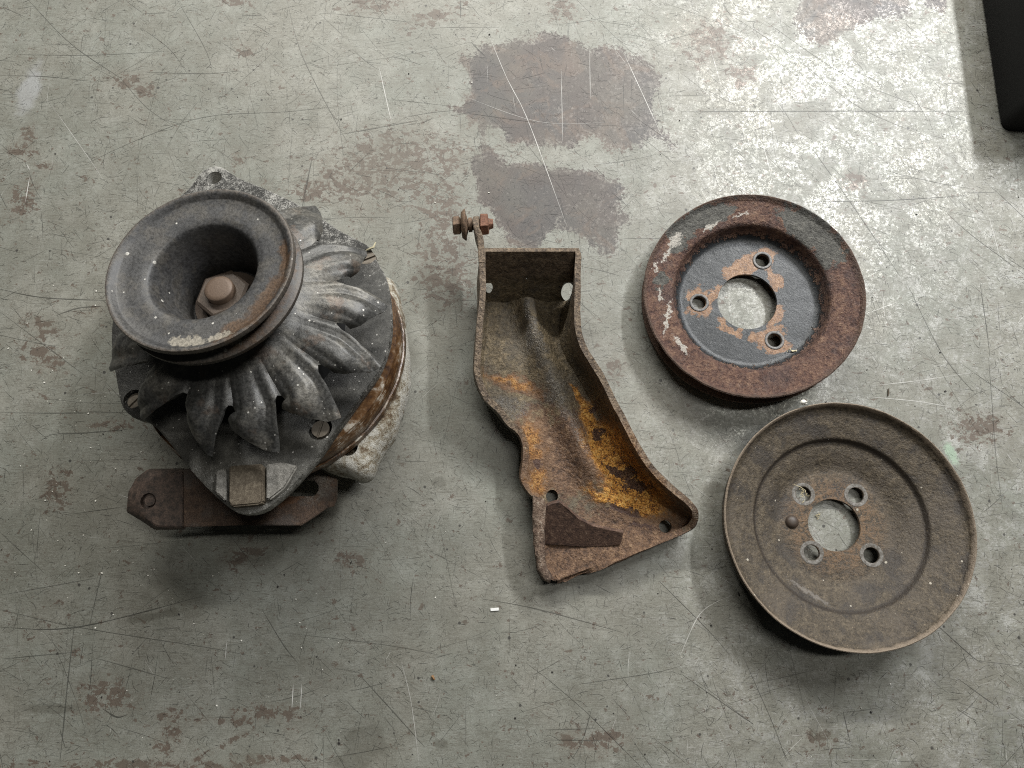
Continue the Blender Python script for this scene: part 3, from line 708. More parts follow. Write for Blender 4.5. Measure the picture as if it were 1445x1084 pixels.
M_nut = g.out(g.ramp(n2 * .5 + n3 * .5, [(.30, (.035, .018, .013)), (.46, (.13, .055, .032)), (.58, (.23, .11, .065)), (.7, (.40, .27, .2))]), .75)
bc = at(671, 317, ZT - 9) - base_k
MB_ = Matrix.Translation(bc) @ Matrix.Rotation(R_(3), 4, 'Z') @ Matrix.Rotation(R_(90), 4, 'Y')
bm = bmesh.new(); cyl(bm, 3.4, 3.4, -14, 9, 20, MB_)
bo = obj('bolt', bm, M_bolt, bk)
bm = bmesh.new(); hexprism(bm, 6.2, -14.4, -9.6, .14, MB_, .3); obj('head', bm, M_bolt, bo, 30, .3, .5)
bm = bmesh.new()
rr = lathe(bm, [(3.5, -9.4), (8.2, -8.8), (9.8, -7.0), (9.9, -6.2), (8.6, -6.4), (5.2, -5.2), (3.5, -4.9)], 36, mat=MB_)
obj('washer', bm, M_bolt, bk, 60, .2, .3)
bm = bmesh.new(); lathe(bm, [(3.6, -4.6), (4.6, -4.4), (4.6, -2.2), (3.6, -2.1)], 24, mat=MB_); obj('spacer', bm, M_bolt, bk, 60, .2, .4)
bm = bmesh.new(); hexprism(bm, 7.2, 3.0, 8.4, .14, MB_, .55); obj('nut', bm, M_nut, bk, 30, .5, .5)
bm = bmesh.new(); cyl(bm, 3.6, 2.9, 8.4, 11.4, 14, MB_); obj('bolt_end', bm, M_nut, bk, 30, .5, .9)
# rough upright flange beside the gusset
fo = [(751, 700), (751, 730), (752, 760), (755, 792), (762, 814), (774, 823)]; fi = [(768, 704), (771, 720), (769, 745), (769, 770), (771, 797), (779, 813)]
fo, fi = interp([(x, y, 0) for x, y in fo], 22), interp([(x, y, 0) for x, y in fi], 22)
zt_ = [27 - 9 * (k / 21) ** 1.4 for k in range(22)]
bm = bmesh.new(); rp = None
for k in range(22):
    o_, i_ = fo[k], fi[k]
    r4 = [bm.verts.new(at(q.x, q.y, z) - base_k) for q, z in ((o_ + Vector((2, 0, 0)), 4), (o_, zt_[k] * .6), (o_ + Vector((1.5, 0, 0)), zt_[k] - 1), (o_.lerp(i_, .5), zt_[k] + .6), (i_ - Vector((1, 0, 0)), zt_[k] - .6), (i_, 8))]
    if rp:
        for u in range(6): bm.faces.new((rp[u], rp[(u + 1) % 6], r4[(u + 1) % 6], r4[u]))
    else: bm.faces.new(r4)
    rp = r4
bm.faces.new(rp)
bmesh.ops.subdivide_edges(bm, edges=bm.edges[:], cuts=1, use_grid_fill=True)
g = G('flaky_flange_rust'); n2 = g.noise(.3, 5, .72); n3 = g.noise(1.0, 4, .75, off=1); g.bump(n2 * .5 + n3 * .5, 2.0, 1.0)
z_f = g.sep()[2]
M_fl = g.out(g.mix(g.ss(z_f + (n2 - .5) * 10, 13, 22), g.mix(n3, (.028, .018, .014), (.085, .055, .040)), g.ramp(n2 * .5 + n3 * .5, [(.38, (.05, .030, .022)), (.47, (.14, .090, .062)), (.55, (.26, .19, .14)), (.64, (.42, .36, .30))])), .75)
obj('side_flange', bm, M_fl, bk, 60, .8, .25, 5)
# leaning gusset on the near end
bm = bmesh.new()
top = [(766, 716, 25), (779, 710, 26), (790, 708, 26), (800, 717, 25), (816, 733, 22), (837, 744, 19), (860, 748, 18), (880, 751, 17)]
bot = [(766, 768, 12), (778, 769, 12), (790, 769, 12), (803, 770, 12), (820, 771, 12), (840, 771, 12), (860, 771, 12), (876, 769, 13)]
T_ = [at(*q) - base_k for q in top]; B2 = [at(*q) - base_k for q in bot]
nrm = (T_[3] - B2[3]).cross(Vector((1, 0, 0))).normalized()
if nrm.y < 0: nrm = -nrm
fr = [bm.verts.new(p) for p in T_ + B2[::-1]]; bkv = [bm.verts.new(p + nrm * 3.2) for p in T_ + B2[::-1]]
bm.faces.new(fr); bm.faces.new(bkv)
for k in range(len(fr)): bm.faces.new((fr[k], fr[(k + 1) % len(fr)], bkv[(k + 1) % len(fr)], bkv[k]))
bmesh.ops.bevel(bm, geom=bm.edges[:], offset=.5, segments=1, affect='EDGES')
g = G('dark_rust_plate'); n2 = g.noise(.3, 5, .7); n3 = g.noise(1.2, 4, .7, off=1); g.bump(n2 * .5 + n3 * .5, .7, .8)
obj('gusset', bm, g.out(g.ramp(n2 * .5 + n3 * .5, [(.36, (.020, .012, .009)), (.46, (.055, .030, .021)), (.56, (.105, .060, .040)), (.68, (.26, .19, .14))]), .75), bk, 30, .25, .3)
# ================================================================== the alternator
w_a = Vector((-.073, .22, .973)).normalized()
base_a = at(427, 547, 0)
FA = frame(w_a); FAi = FA.transposed()
al = thing('alternator', 'old car alternator with dark pulley and finned fan standing on its rear end', 'alternator', base_a)
al.rotation_euler = FA.to_euler()
def loc(px, py, s):
    "photo pixel -> alternator's own frame, on the plane s mm above its base"
    d = ray(px, py); o = Vector((0, 0, H)) - base_a
    t = (s - o.dot(w_a)) / d.dot(w_a)
    return FAi @ (o + d * t)
def wloc(px, py, z): return FAi @ (at(px, py, z) - base_a)
# materials
def dusty(name, dark, light, sp=.7, rust=0.0, rough=.55, dustc=(.20, .185, .155), spd=.35):
    g = G(name)
    n1 = g.noise(.05, 5, .62); n2 = g.noise(.25, 5, .7, off=1); n3 = g.noise(1.2, 4, .7, off=2)
    col = g.mix(n2, dark, light)
    col = g.mix(g.ss(n1, .45, .65) * .45, col, dustc)
    col = g.mix(g.ss(n3, .58, .76) * .4, col, dustc)
    if rust: col = g.mix(g.ss(g.noise(.06, 5, .65, off=7), .56, .66) * rust, col, (.13, .065, .03))
    col = g.mix(g.specks(spd, .22, 3) * sp, col, (.62, .60, .55))
    g.bump(n2 * .5 + n3 * .5, .35, .5)
    return g, col, n1, n2, n3
g, col, n1, n2, n3 = dusty('dusty_fan_steel', (.034, .034, .033), (.098, .096, .090), .8, .25)
nk = g.noise(.55, 4, .72, .3, off=21)
col = g.scalec(col, g.ss(nk, .34, .66, .6, 1.35))
g.bump(n2 * .5 + nk * .28 + n3 * .10, .6, .8)
M_fan = g.out(col, .42 + (nk - .5) * .4, .3, .5)
SP_ = 144.0
g, col, n1, n2, n3 = dusty('grimy_black_pulley', (.026, .026, .027), (.074, .073, .073), .8, 0.0, dustc=(.095, .09, .082), spd=.22)
col = g.mix(g.ss(g.noise(.09, 5, .7, off=12), .48, .62) * .55, col, (.088, .080, .068))
col = g.mix(g.ss(g.radius() + (n2 - .5) * 5, 43.6, 45.4) * .6, col, g.mix(n3, (.05, .038, .030), (.16, .13, .10)))
rs = g.mnl(g.ell(*e, co=g.warp(.15, 5)) for e in [(34, -18, 5, 18, -.45), (24, -33, 15, 5, .6), (40, 4, 3, 12, 0)]) + (n2 - .5) * 1.2 + (n3 - .5) * .5
col = g.mix(g.ss(rs, 1.2, .5) * .8, col, g.mix(n3, (.045, .024, .015), (.150, .088, .044)))
gr = g.mnl(g.ell(*e, co=g.warp(.3, 4)) for e in [(1, -39, 10, 3.2, -.05), (16, -37, 8, 2.0, .2)]) + (n2 - .5) * 1.3 + (n3 - .5) * .8
col = g.mix(g.ss(gr, 1.0, .75) * .85, col, (.27, .245, .20))
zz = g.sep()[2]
col = g.mix(g.ss(zz + (n2 - .5) * 6, SP_ - 22, SP_ - 32) * .8, col, (.012, .011, .010))          # deep shade of the throat painted into the colour, along with grease
nk = g.noise(.6, 4, .72, .3, off=21)
col = g.scalec(col, g.ss(nk, .34, .66, .62, 1.3))
g.bump(n2 * .5 + nk * .4 + n3 * .12, .4, .8)
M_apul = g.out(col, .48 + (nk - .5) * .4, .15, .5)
g = G('oxidised_cast_aluminium')
n1 = g.noise(.05, 5, .65); n2 = g.noise(.35, 5, .75, off=1); n3 = g.noise(1.2, 4, .75, off=2)
x, y, z = g.sep()
ox = g.ss(n1 * .3 + n2 * .4 + n3 * .4 + g.ss(y, 15, 72, -.02, .09) + g.ss(y, -52, -78, 0, .03) + g.ss(z, 72.8, 71.5, 0, .10), .61, .74)
colh = g.mix(n2, (.012, .012, .011), (.082, .079, .072))
colh = g.mix(g.ss(y, -40, -66) * .6, colh, (.12, .115, .10))
colh = g.scalec(colh, g.ss(n1, .40, .62, .7, 1.5))
colh = g.mix(ox * .85, colh, (.42, .41, .38))
colh = g.mix(g.specks(.4, .25, 6) * .7, colh, (.6, .58, .54))
g.bump(n2 * .5 + n3 * .5, 1.4, .9)
M_hous = g.out(colh, .55, .2)
g = G('corroded_white_aluminium')
x_, y_, z_r = g.sep()
n1 = g.noise(.06, 5, .65); n2 = g.noise(.3, 5, .75, off=1); n3 = g.noise(1.2, 4, .75, off=2)
colr = g.ramp(n1 * .45 + n2 * .4 + n3 * .2 + g.ss(z_r, 44, 26, -.05, .02), [(.36, (.035, .024, .015)), (.43, (.13, .085, .048)), (.48, (.30, .26, .19)), (.55, (.55, .53, .47))])
g.bump(n2 * .5 + n3 * .5, 2.2, 1.0)
M_rear = g.out(colr, .75)
g = G('varnished_stator_core')
x, y, z = g.sep()
n1 = g.noise(.07, 5, .65); n2 = g.noise(.3, 5, .72, off=1); st = g.noise(.8, 3, .6, off=3, co=g.map(g.co, (.25, .25, 2.0)))
cols = g.ramp(n1 * .5 + st * .3 + n2 * .2, [(.36, (.018, .010, .007)), (.45, (.055, .027, .013)), (.51, (.105, .052, .020)), (.55, (.17, .11, .065)), (.60, (.42, .38, .32))])
g.bump(st * .6 + n2 * .4, .5, .7)
M_stat = g.out(cols, .30)
g = G('gap_shade'); M_blk = g.out((.012, .012, .012), .7)  # near-black tone standing in for shade in the fan's gaps
# rear housing: rough crusty casting, its near right side swells into a lug
rear_px = [(556, 400), (566, 425), (575, 480), (577, 520), (573, 562), (558, 612), (540, 640), (530, 662), (524, 674), (510, 680), (492, 673), (466, 668), (446, 656), (430, 640)]
rv = interp([loc(*q, 30) for q in rear_px], 200)
tab_ = sorted((math.atan2(p.y, p.x), p.xy.length) for p in rv)
ta = np.array([t[0] for t in tab_]); tr = np.array([t[1] for t in tab_])
def rear_radius(a):
    a = (a + math.pi) % (2 * math.pi) - math.pi
    r = float(np.interp(a, ta, tr)) if ta[0] <= a <= ta[-1] else 71.5
    for e, rr in ((ta[0], tr[0]), (ta[-1], tr[-1])):
        d = abs((a - e + math.pi) % (2 * math.pi) - math.pi)
        if not ta[0] <= a <= ta[-1] and d < .3: r = 71.5 + (rr - 71.5) * (1 - d / .3) ** 2
    return r
bm = bmesh.new(); N = 220
rings = []
for (k, z) in [(.3, 16), (.84, 15.6), (.93, 17.5), (.98, 21), (1.0, 27), (1.0, 34), (.985, 39), (.95, 43), (.90, 44.5)]:
    ring = []
    for q in range(N):
        a = 2 * math.pi * q / N; rr = k * rear_radius(a)
        if k > .7: rr += 1.0 * mnoise.noise(Vector((math.cos(a) * 5, math.sin(a) * 5, z * .09))) + 1.0 * mnoise.noise(Vector((math.cos(a) * 16, math.sin(a) * 16, z * .3)))
        ring.append(bm.verts.new((rr * math.cos(a), rr * math.sin(a), z + (.7 * mnoise.noise(Vector((rr * .12, a * 9, z))) if k > .85 else 0))))
    rings.append(ring)
for a, b in zip(rings, rings[1:]):
    for q in range(N): bm.faces.new((a[q], a[(q + 1) % N], b[(q + 1) % N], b[q]))
cap(bm, rings[0]); cap(bm, rings[-1])
rear = obj('rear_housing', bm, M_rear, al, 60)
pq = loc(492, 631, 44)
b_ = bmesh.new(); cyl(b_, 5.4, 5.4, 34, 60, 24, Matrix.Translation((pq.x, pq.y, 0)))
b2 = bmesh.new(); q2 = loc(512, 664, 30); cyl(b2, 6.5, 6.5, -22, 14, 24, Matrix.Translation((q2.x - 8, q2.y - 2, 24)) @ Matrix.Rotation(R_(90), 4, 'X') @ Matrix.Translation((0, 0, 10)))
boolean(rear, [b_]); b2.free(); shade_auto(rear.data, 60)
# stator core
bm = bmesh.new()
rst = loc(571, 505, 47).xy.length - 72.3
rr = lathe(bm, [(60, 43.5), (71.8 + rst, 43.5), (72.3 + rst, 45), (72.0 + rst, 48.5), (71.0 + rst, 49), (71.5 + rst, 50), (71.3 + rst, 55), (70.4 + rst, 57), (69.6 + rst, 60), (60, 60)], 120)
obj('stator', bm, M_stat, al, 40, .35, .25, 6)
# front housing: irregular cast plate with ears
front_px = [(303, 233), (318, 238), (336, 250), (384, 270), (432, 294), (482, 326), (519, 346), (531, 366), (546, 396), (552, 440), (550, 478), (537, 517), (507, 560), (472, 608), (442, 650), (416, 680), (388, 708), (366, 722), (342, 725), (325, 718), (300, 697), (270, 665), (236, 622), (212, 597), (186, 588), (171, 572), (165, 545), (158, 500), (157, 460), (168, 400), (195, 345), (235, 295), (268, 262), (284, 241)]
SF = 73.0
o0 = interp([loc(*q, SF) for q in front_px], 150, True)
def sc_(o, k, s): return [Vector((p.x * k, p.y * k, s)) for p in o]
bm = bmesh.new()
loft(bm, [sc_(o0, .955, 59), sc_(o0, .97, 62), sc_(o0, .992, 66), sc_(o0, 1.0, 70), sc_(o0, .998, 72.2), sc_(o0, .985, SF)])
fh = obj('front_housing', bm, M_hous, al, 40)
cuts = []
def cutc(px, py, r, s0, s1):
    b_ = bmesh.new(); p = loc(px, py, SF); cyl(b_, r, r, s0, s1, 28, Matrix.Translation((p.x, p.y, 0))); cuts.append(b_)
cutc(302, 251, 5.0, 40, 90)
cutc(451, 604, 6.7, SF - 4.5, 90); cutc(518, 362, 5.4, SF - 5, 90); cutc(188, 563, 5.6, SF - 5, 90)
boolean(fh, cuts)
bm = bmesh.new(); bm.from_mesh(fh.data)
bm.free(); shade_auto(fh.data, 40)
# screws
g = G('dull_screw'); n = g.noise(.6, 4, .7); g.bump(n, .3, .5)
M_screw = g.out(g.mix(n, (.07, .055, .04), (.19, .165, .13)), .55, .3)
for px, py, dz, ang in [(451, 604, -1.2, 1.35), (518, 362, -2.4, .4), (188, 563, -2.6, .9)]:
    p = loc(px, py, SF); bm = bmesh.new()
    for sgn in (-1, 1):                                     # two half heads leave the slot between them
        pts = [(math.cos(t) * 4.9, math.sin(t) * 4.9) for t in np.linspace(.14, math.pi - .14, 18)]
        pts = [(x, y * sgn) for x, y in pts]
        lo = [bm.verts.new((x, y, 0)) for x, y in pts]; hi = [bm.verts.new((x * .96, y * .97, 3)) for x, y in pts]
        bm.faces.new(lo); bm.faces.new(hi)
        for k in range(len(pts)): bm.faces.new((lo[k], lo[(k + 1) % len(pts)], hi[(k + 1) % len(pts)], hi[k]))
    cyl(bm, 4.7, 4.7, -.8, 1.8, 24)
    bmesh.ops.transform(bm, verts=bm.verts, matrix=Matrix.Translation((p.x, p.y, SF + dz - 3)) @ Matrix.Rotation(ang, 4, 'Z'))
    obj('screw', bm, M_screw, al, 30)
# pads on the near ear
g = G('pale_worn_cast'); n2 = g.noise(.4, 5, .75); n3 = g.noise(1.5, 4, .7, off=2); g.bump(n2 * .5 + n3 * .5, .5, .7)
M_pad = g.out(g.ramp(n2 * .5 + n3 * .5, [(.36, (.08, .076, .066)), (.5, (.20, .19, .17)), (.66, (.40, .385, .35))]), .6, .15)
g = G('brown_steel_insert'); n2 = g.noise(.5, 5, .75); n3 = g.noise(1.8, 4, .7, off=2); g.bump(n2 * .5 + n3 * .5, .4, .6)
M_ins = g.out(g.ramp(n2 * .5 + n3 * .5, [(.36, (.06, .046, .032)), (.5, (.13, .105, .075)), (.66, (.27, .23, .17))]), .6, .2)
def pad(name, px, mat, s0, s1):
    pts = [loc(*q, s1) for q in px]; bm = bmesh.new()
    loft(bm, [[Vector((p.x, p.y, s0)) for p in pts], pts])
    bmesh.ops.bevel(bm, geom=[e for e in bm.edges], offset=.8, segments=2, affect='EDGES')
    obj(name, bm, mat, al, 40, .15, .4)
pad('insert_block', [(323, 657), (370, 654), (371, 708), (366, 711), (327, 715), (322, 709)], M_ins, SF - 4, SF + 4.4)
pad('cast_pad', [(304, 664), (318, 660), (317, 707), (303, 695)], M_pad, SF - 4, SF + 3.6)
pad('cast_pad', [(375, 655), (398, 652), (420, 657), (402, 688), (379, 706), (375, 704)], M_pad, SF - 4, SF + 3.4)
# fan
RF, SFAN = 74.0, 94.0
def fan_profile(t):
    K = [(0, -.6), (.07, 1.2), (.15, 1.9), (.25, 1.2), (.34, .9), (.52, 2.5), (.70, 2.7), (.86, 1.2), (1.0, -.6)]
    for (a, va), (b, vb) in zip(K, K[1:]):
        if t <= b:
            u = (t - a) / (b - a); u = u * u * (3 - 2 * u); return va + (vb - va) * u
    return -.6
def fan_s(r, t):
    k = r / RF
    base = float(np.interp(k, [.36, .42, .48, .55, .64, .72, .80, .90, 1.0, 1.06], [121, 115, 110.5, 107.4, 105, 103.2, 100.6, 97.2, 93, 91]))
    amp = max(0.0, min(1.0, (k - .46) / .40)) ** 1.5 * 1.7
    return base + amp * fan_profile(t)
def pol(p): return (math.atan2(-p.y, p.x), p.xy.length)     # clockwise angle as the photo shows it
HOLE = [(372, 296), (445.6, 341.7), (481.7, 392.5), (481.7, 454.5), (456.3, 514.7), (397, 561), (327, 579), (260, 564), (213, 520)]
TIP = [(440, 284), (514, 350), (546, 424), (536.5, 512), (477, 587), (389, 635), (293, 642), (200, 591), (151.5, 521)]
TRAIL = [(457, 336), (504, 388), (501, 466), (474, 529), (396, 581), (317, 600), (263, 577), (207, 537)]
hol = [pol(loc(*q, 104)) for q in HOLE]; tip = [pol(loc(*q, 94)) for q in TIP]; tra = [pol(loc(*q, 98)) for q in TRAIL]
def near(a, b):
    while a < b - math.pi: a += 2 * math.pi
    while a > b + math.pi: a -= 2 * math.pi
    return a
for L in (hol,):
    for q in range(1, len(L)): L[q] = (near(L[q][0], L[q - 1][0]), L[q][1])
nh = 4; a_end = hol[0][0] + 2 * math.pi
stp = (a_end - hol[-1][0]) / nh
hidden = [(hol[-1][0] + stp * q, .73 * RF) for q in range(1, nh)]
hol = hol + hidden + [(a_end, hol[0][1])]
nb_ = len(hol) - 1
for q in range(len(tip), nb_): tip.append((hol[q][0] + R_(15), RF))
for q in range(len(tra), nb_): tra.append((hol[q + 1][0] + R_(2), .80 * RF))
tip = [(near(a, hol[q][0] + .2), r) for q, (a, r) in enumerate(tip)]
tra = [(near(a, hol[q + 1][0]) - R_(1.5), r * .975) for q, (a, r) in enumerate(tra)]
R0 = .38 * RF
def fv(a, r, t, dr=0.0): return bm.verts.new((r * math.cos(a), -r * math.sin(a), fan_s(r, t) - dr))
bm = bmesh.new(); KT, nI, nO = 28, 14, 14
S0, S1 = .15, .05                                           # the slot's two sides, as shares of a blade
for q in range(nb_):
    (ha, hr), (ga, gr) = hol[q], hol[q + 1]
    ts = [0, S0 * .5] + [S0 + (1 - S0 - S1) * j / KT for j in range(KT + 1)] + [1 - S1 * .5, 1]
    def inner(t): return ha + (ga - ha) * t, hr + (gr - hr) * t
    cols_ = []
    for t in ts:
        a, r = inner(t)
        if t < S0 or t > 1 - S1: r -= 3.2 * math.sqrt(max(0, 1 - min(1, t / S0 if t < .5 else (1 - t) / S1) ** 2))    # round relief hole at the slot's root
        cols_.append([fv(a + (R0 / RF - .6) * 0, R0 + (r - R0) * u / nI, t) for u in range(nI + 1)])
    for c0, c1 in zip(cols_, cols_[1:]):
        for u in range(nI): bm.faces.new((c0[u], c0[u + 1], c1[u + 1], c1[u]))
    (ta_, trd), (ra, rr_) = tip[q], tra[q]
    outs = []
    for j in range(KT + 1):
        t = ts[2 + j]; v = j / KT
        a, r = inner(t)
        oa = ta_ + (ra - ta_) * v; orr = trd + (rr_ - trd) * v + math.sin(math.pi * v) * 1.6
        if v > .86: orr -= (orr - r) * .45 * ((v - .86) / .14) ** 2
        if v < .06: orr -= 1.0 * (1 - v / .06)
        col_ = [cols_[2 + j][nI]]
        for u in range(1, nO + 1):
            w_ = u / nO
            edge_ = max(0.0, 1 - v / .10) ** 2 * w_ * 2.0
            col_.append(fv(a + (oa - a) * w_, r + (orr - r) * w_, t, 3.2 * w_ ** 4 + edge_))
        outs.append(col_)
    for c0, c1 in zip(outs, outs[1:]):
        for u in range(nO): bm.faces.new((c0[u], c0[u + 1], c1[u + 1], c1[u]))
bmesh.ops.remove_doubles(bm, verts=bm.verts, dist=.01)
fan = obj('fan', bm, M_fan, al, 60)
md = fan.modifiers.new('sheet', 'SOLIDIFY'); md.thickness = 2.0 * MM; md.offset = 0
apply_mods(fan); shade_auto(fan.data, 50)
bm = bmesh.new(); bm.from_mesh(fan.data)
for v in bm.verts: v.co += mnoise.noise_vector(v.co * 120) * .0004
bm.to_mesh(fan.data); bm.free()
# hub collar between fan and pulley, and a black core that paints in the shade behind the fan
bm = bmesh.new()
lathe(bm, [(33, 110), (31.5, 115), (31, 118), (30.5, 128)], 72)
obj('fan_hub', bm, M_fan, al, 50)
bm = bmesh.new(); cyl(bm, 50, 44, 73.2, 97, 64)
obj('fan_shade_core', bm, M_blk, al, 50)
# pulley
SP, RP = 144.0, 46.0
bm = bmesh.new()
front = [(RP, SP - 1.2), (RP - .5, SP), (RP - 1.5, SP + .2), (RP - 3.0, SP - .6), (RP - 4.2, SP - 2.2), (RP - 5.0, SP - 2.6), (RP - 10, SP - 2.8), (RP - 15, SP - 3.1), (RP - 18.2, SP - 3.5), (RP - 19.3, SP - 4.2), (RP - 20.1, SP - 6), (RP - 21.4, SP - 10), (RP - 23.4, SP - 18), (RP - 25.6, SP - 28), (RP - 26.4, SP - 35)]
outer = [(RP, SP - 1.2), (RP - .1, SP - 2.6), (RP - 1, SP - 3.6), (RP - 7, SP - 6.3), (RP - 7, SP - 8.3), (RP - 1.2, SP - 11.3), (RP - .2, SP - 12), (RP - .2, SP - 14.2), (RP - 1, SP - 15), (RP - 5, SP - 15.6), (RP - 11, SP - 18), (RP - 13, SP - 22)]
lathe(bm, front, 112); lathe(bm, outer, 112)
fl = lathe(bm, [(RP - 26.4, SP - 35), (6, SP - 35)], 112); 
bmesh.ops.remove_doubles(bm, verts=bm.verts, dist=.01)
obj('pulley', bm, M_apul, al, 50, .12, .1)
g = G('brown_shaft_nut'); n2 = g.noise(.3, 5, .7); n3 = g.noise(1.2, 3, .7, off=1); g.bump(n2 * .5 + n3 * .5, .3, .5)
M_snut = g.out(g.mix(n3, (.034, .026, .021), (.120, .088, .066)), .5, .2)
g = G('rusted_shaft_end'); n2 = g.noise(.3, 5, .7); n3 = g.noise(1.2, 3, .7, off=1); g.bump(n2 * .5 + n3 * .5, .3, .5)
M_shaft = g.out(g.mix(n3, (.060, .038, .027), (.17, .118, .082)), .55, .15)
pn = loc(306, 403, SP - 11)
off = Vector((0, 0, 0))
bm = bmesh.new(); hexprism(bm, 14.0, SP - 34, SP - 24, .1, Matrix.Translation(off), R_(20)); obj('nut', bm, M_snut, al, 25, .15, .3)
bm = bmesh.new()
rr = lathe(bm, [(7.4, SP - 26), (7.4, SP - 20.6), (6.9, SP - 19.9), (5, SP - 19.6), (.4, SP - 19.5)], 32); cap(bm, rr[-1])
obj('shaft', bm, M_shaft, al, 50)
bm = bmesh.new(); lathe(bm, [(15.5, SP - 34.8), (18.0, SP - 34.8), (18.0, SP - 33), (13, SP - 32.6)], 48); obj('washer', bm, M_snut, al, 40)
# rusty adjusting strap under the near ear
pe = wloc(455, 695, 10)
def strap_material():
    g = G('rusty_strap')
    n1 = g.noise(.05, 4, .6); n2 = g.noise(.3, 5, .72, off=1); n3 = g.noise(1.2, 4, .72, off=2)
    col = g.ramp(n2 * .5 + n3 * .5, [(.33, (.040, .028, .022)), (.47, (.095, .062, .044)), (.58, (.155, .10, .068)), (.72, (.30, .20, .12))])
    col = g.mix(g.ss(n1, .48, .62) * .5, col, (.12, .11, .10))
    col = g.mix(g.ss(n3, .62, .74) * .5, col, (.36, .30, .22))
    ed = g.ss(g.ell(pe.x, pe.y, 16, 14) + (n2 - .5) * 1.8, 1.1, .5)
    col = g.mix(ed * .6 * g.ss(n3, .40, .56), col, (.36, .33, .29))
    col = g.mix(g.ss(g.ell(pe.x - 12, pe.y - 10, 18, 5, .3) + (n2 - .5) * 2 + (n3 - .5), 1.0, .6) * .7, col, (.24, .115, .055))
    g.bump(n2 * .5 + n3 * .5, .9, .9)
    return g.out(col, .6, .1)
M_strap = strap_material()
def flat(name, px, holes, z0, z1, mat, deg=35):
    bm = bmesh.new()
    o = [at(*q, z1).xy for q in px]; hs = [[at(*q, z1).xy for q in h] for h in holes]
    plate_with_holes(bm, o, hs, z0, z1)
    bmesh.ops.recalc_face_normals(bm, faces=bm.faces)
    sharp = [e for e in bm.edges if len(e.link_faces) == 2 and e.calc_face_angle(0) > R_(60)]
    bmesh.ops.bevel(bm, geom=sharp, offset=.45, segments=2, affect='EDGES')
    for v in bm.verts: v.co = FAi @ (v.co - base_a)
    return obj(name, bm, mat, al, deg, .2, .3)
def capsule(x0, y0, x1, y1, r, n=10):
    a = math.atan2(y1 - y0, x1 - x0); out = []
    for k in range(n + 1): t = a - math.pi / 2 + math.pi * k / n; out.append((x1 + r * math.cos(t), y1 + r * math.sin(t)))
    for k in range(n + 1): t = a + math.pi / 2 + math.pi * k / n; out.append((x0 + r * math.cos(t), y0 + r * math.sin(t)))
    return out
ZS = 36.0
strap = flat('adjusting_strap', [(258, 662), (300, 658), (360, 655), (430, 640), (441, 652), (452, 664), (468, 672), (475, 676), (474, 706), (470, 715), (462, 716), (444, 729), (424, 742), (340, 741), (258, 744)], [capsule(395, 689, 438, 689, 11.5)], ZS - 4, ZS, M_strap)
g = G('red_brown_strap_end'); n2 = g.noise(.25, 5, .7); n3 = g.noise(1.2, 4, .7, off=1); g.bump(n2 * .5 + n3 * .5, .5, .7)
M_send = g.out(g.ramp(n2 * .6 + n3 * .4, [(.36, (.028, .022, .019)), (.46, (.066, .050, .041)), (.55, (.115, .080, .063)), (.66, (.20, .145, .115))]), .65)
bm = bmesh.new()
outl = [(178, 722), (181, 695), (192, 675), (209, 662), (262, 661), (262, 747), (219, 748), (199, 735)]
inn = [(192, 719), (194, 699), (202, 684), (214, 671), (258, 667), (258, 744), (222, 743), (207, 732)]
ZE = ZS + 1.5
loft(bm, [[FAi @ (at(*q, ZE - 8) - base_a) for q in outl], [FAi @ (at(*q, ZE - 4.5) - base_a) for q in outl], [FAi @ (at(*q, ZE) - base_a) for q in inn]])
bmesh.ops.bevel(bm, geom=bm.edges[:], offset=.6, segments=2, affect='EDGES')
send = obj('strap_end', bm, M_send, al, 35, .25, .25)
cw = at(209, 707, ZE)
MW = FAi.to_4x4() @ Matrix.Translation(-base_a) @ Matrix.Translation(cw)
b_ = bmesh.new(); cyl(b_, 4.6, 4.6, -3.5, 4, 24, MW)
boolean(send, [b_])
bm = bmesh.new(); cyl(bm, 3.3, 3.0, -5, -.3, 20, MW @ Matrix.Translation((.8, .1, 0)))
obj('bolt_end', bm, M_send, al, 40, .2, .5)
# ================================================================== black box at the far right
g = G('black_plastic'); n2 = g.noise(.3, 4, .6); g.bump(n2, .15, .3)
M_box = g.out(g.mix(n2, (.003, .003, .0032), (.006, .006, .0065)), .6, 0, .25)
c0 = at(1412, 185, 0)
d1 = (at(1385, 0, 0) - c0).normalized(); d2 = (at(1470, 187, 0) - c0).normalized()
def box_outline(inset, z):
    pts = []
    o = c0 + d1 * inset + d2 * inset
    L1, L2, r = 260 - 2 * inset, 190 - 2 * inset, 9
    cs = [(o, d1, d2), (o + d1 * L1, d2, -d1), (o + d1 * L1 + d2 * L2, -d1, -d2), (o + d2 * L2, -d2, d1)]
    for p, a, b in cs:
        for k in range(7):
            t = k / 6; q = p + b * r * (1 - t) ** 2 + a * r * t ** 2
            pts.append(Vector((q.x, q.y, z)))
    return pts
bb = thing('storage_box', 'plain black box with rounded corners at the far right corner of the bench', 'box', c0)
bm = bmesh.new()
sh = lambda L: [p - c0 for p in L]
loft(bm, [sh(box_outline(1.0, .3)), sh(box_outline(0, 1.4)), sh(box_outline(0, 44)), sh(box_outline(.6, 45))])
obj('body', bm, M_box, bb, 40)
bm = bmesh.new()
loft(bm, [sh(box_outline(-.6, 45.2)), sh(box_outline(-1.2, 46)), sh(box_outline(-1.2, 50)), sh(box_outline(.4, 51.5))])
obj('lid', bm, M_box, bb, 40)
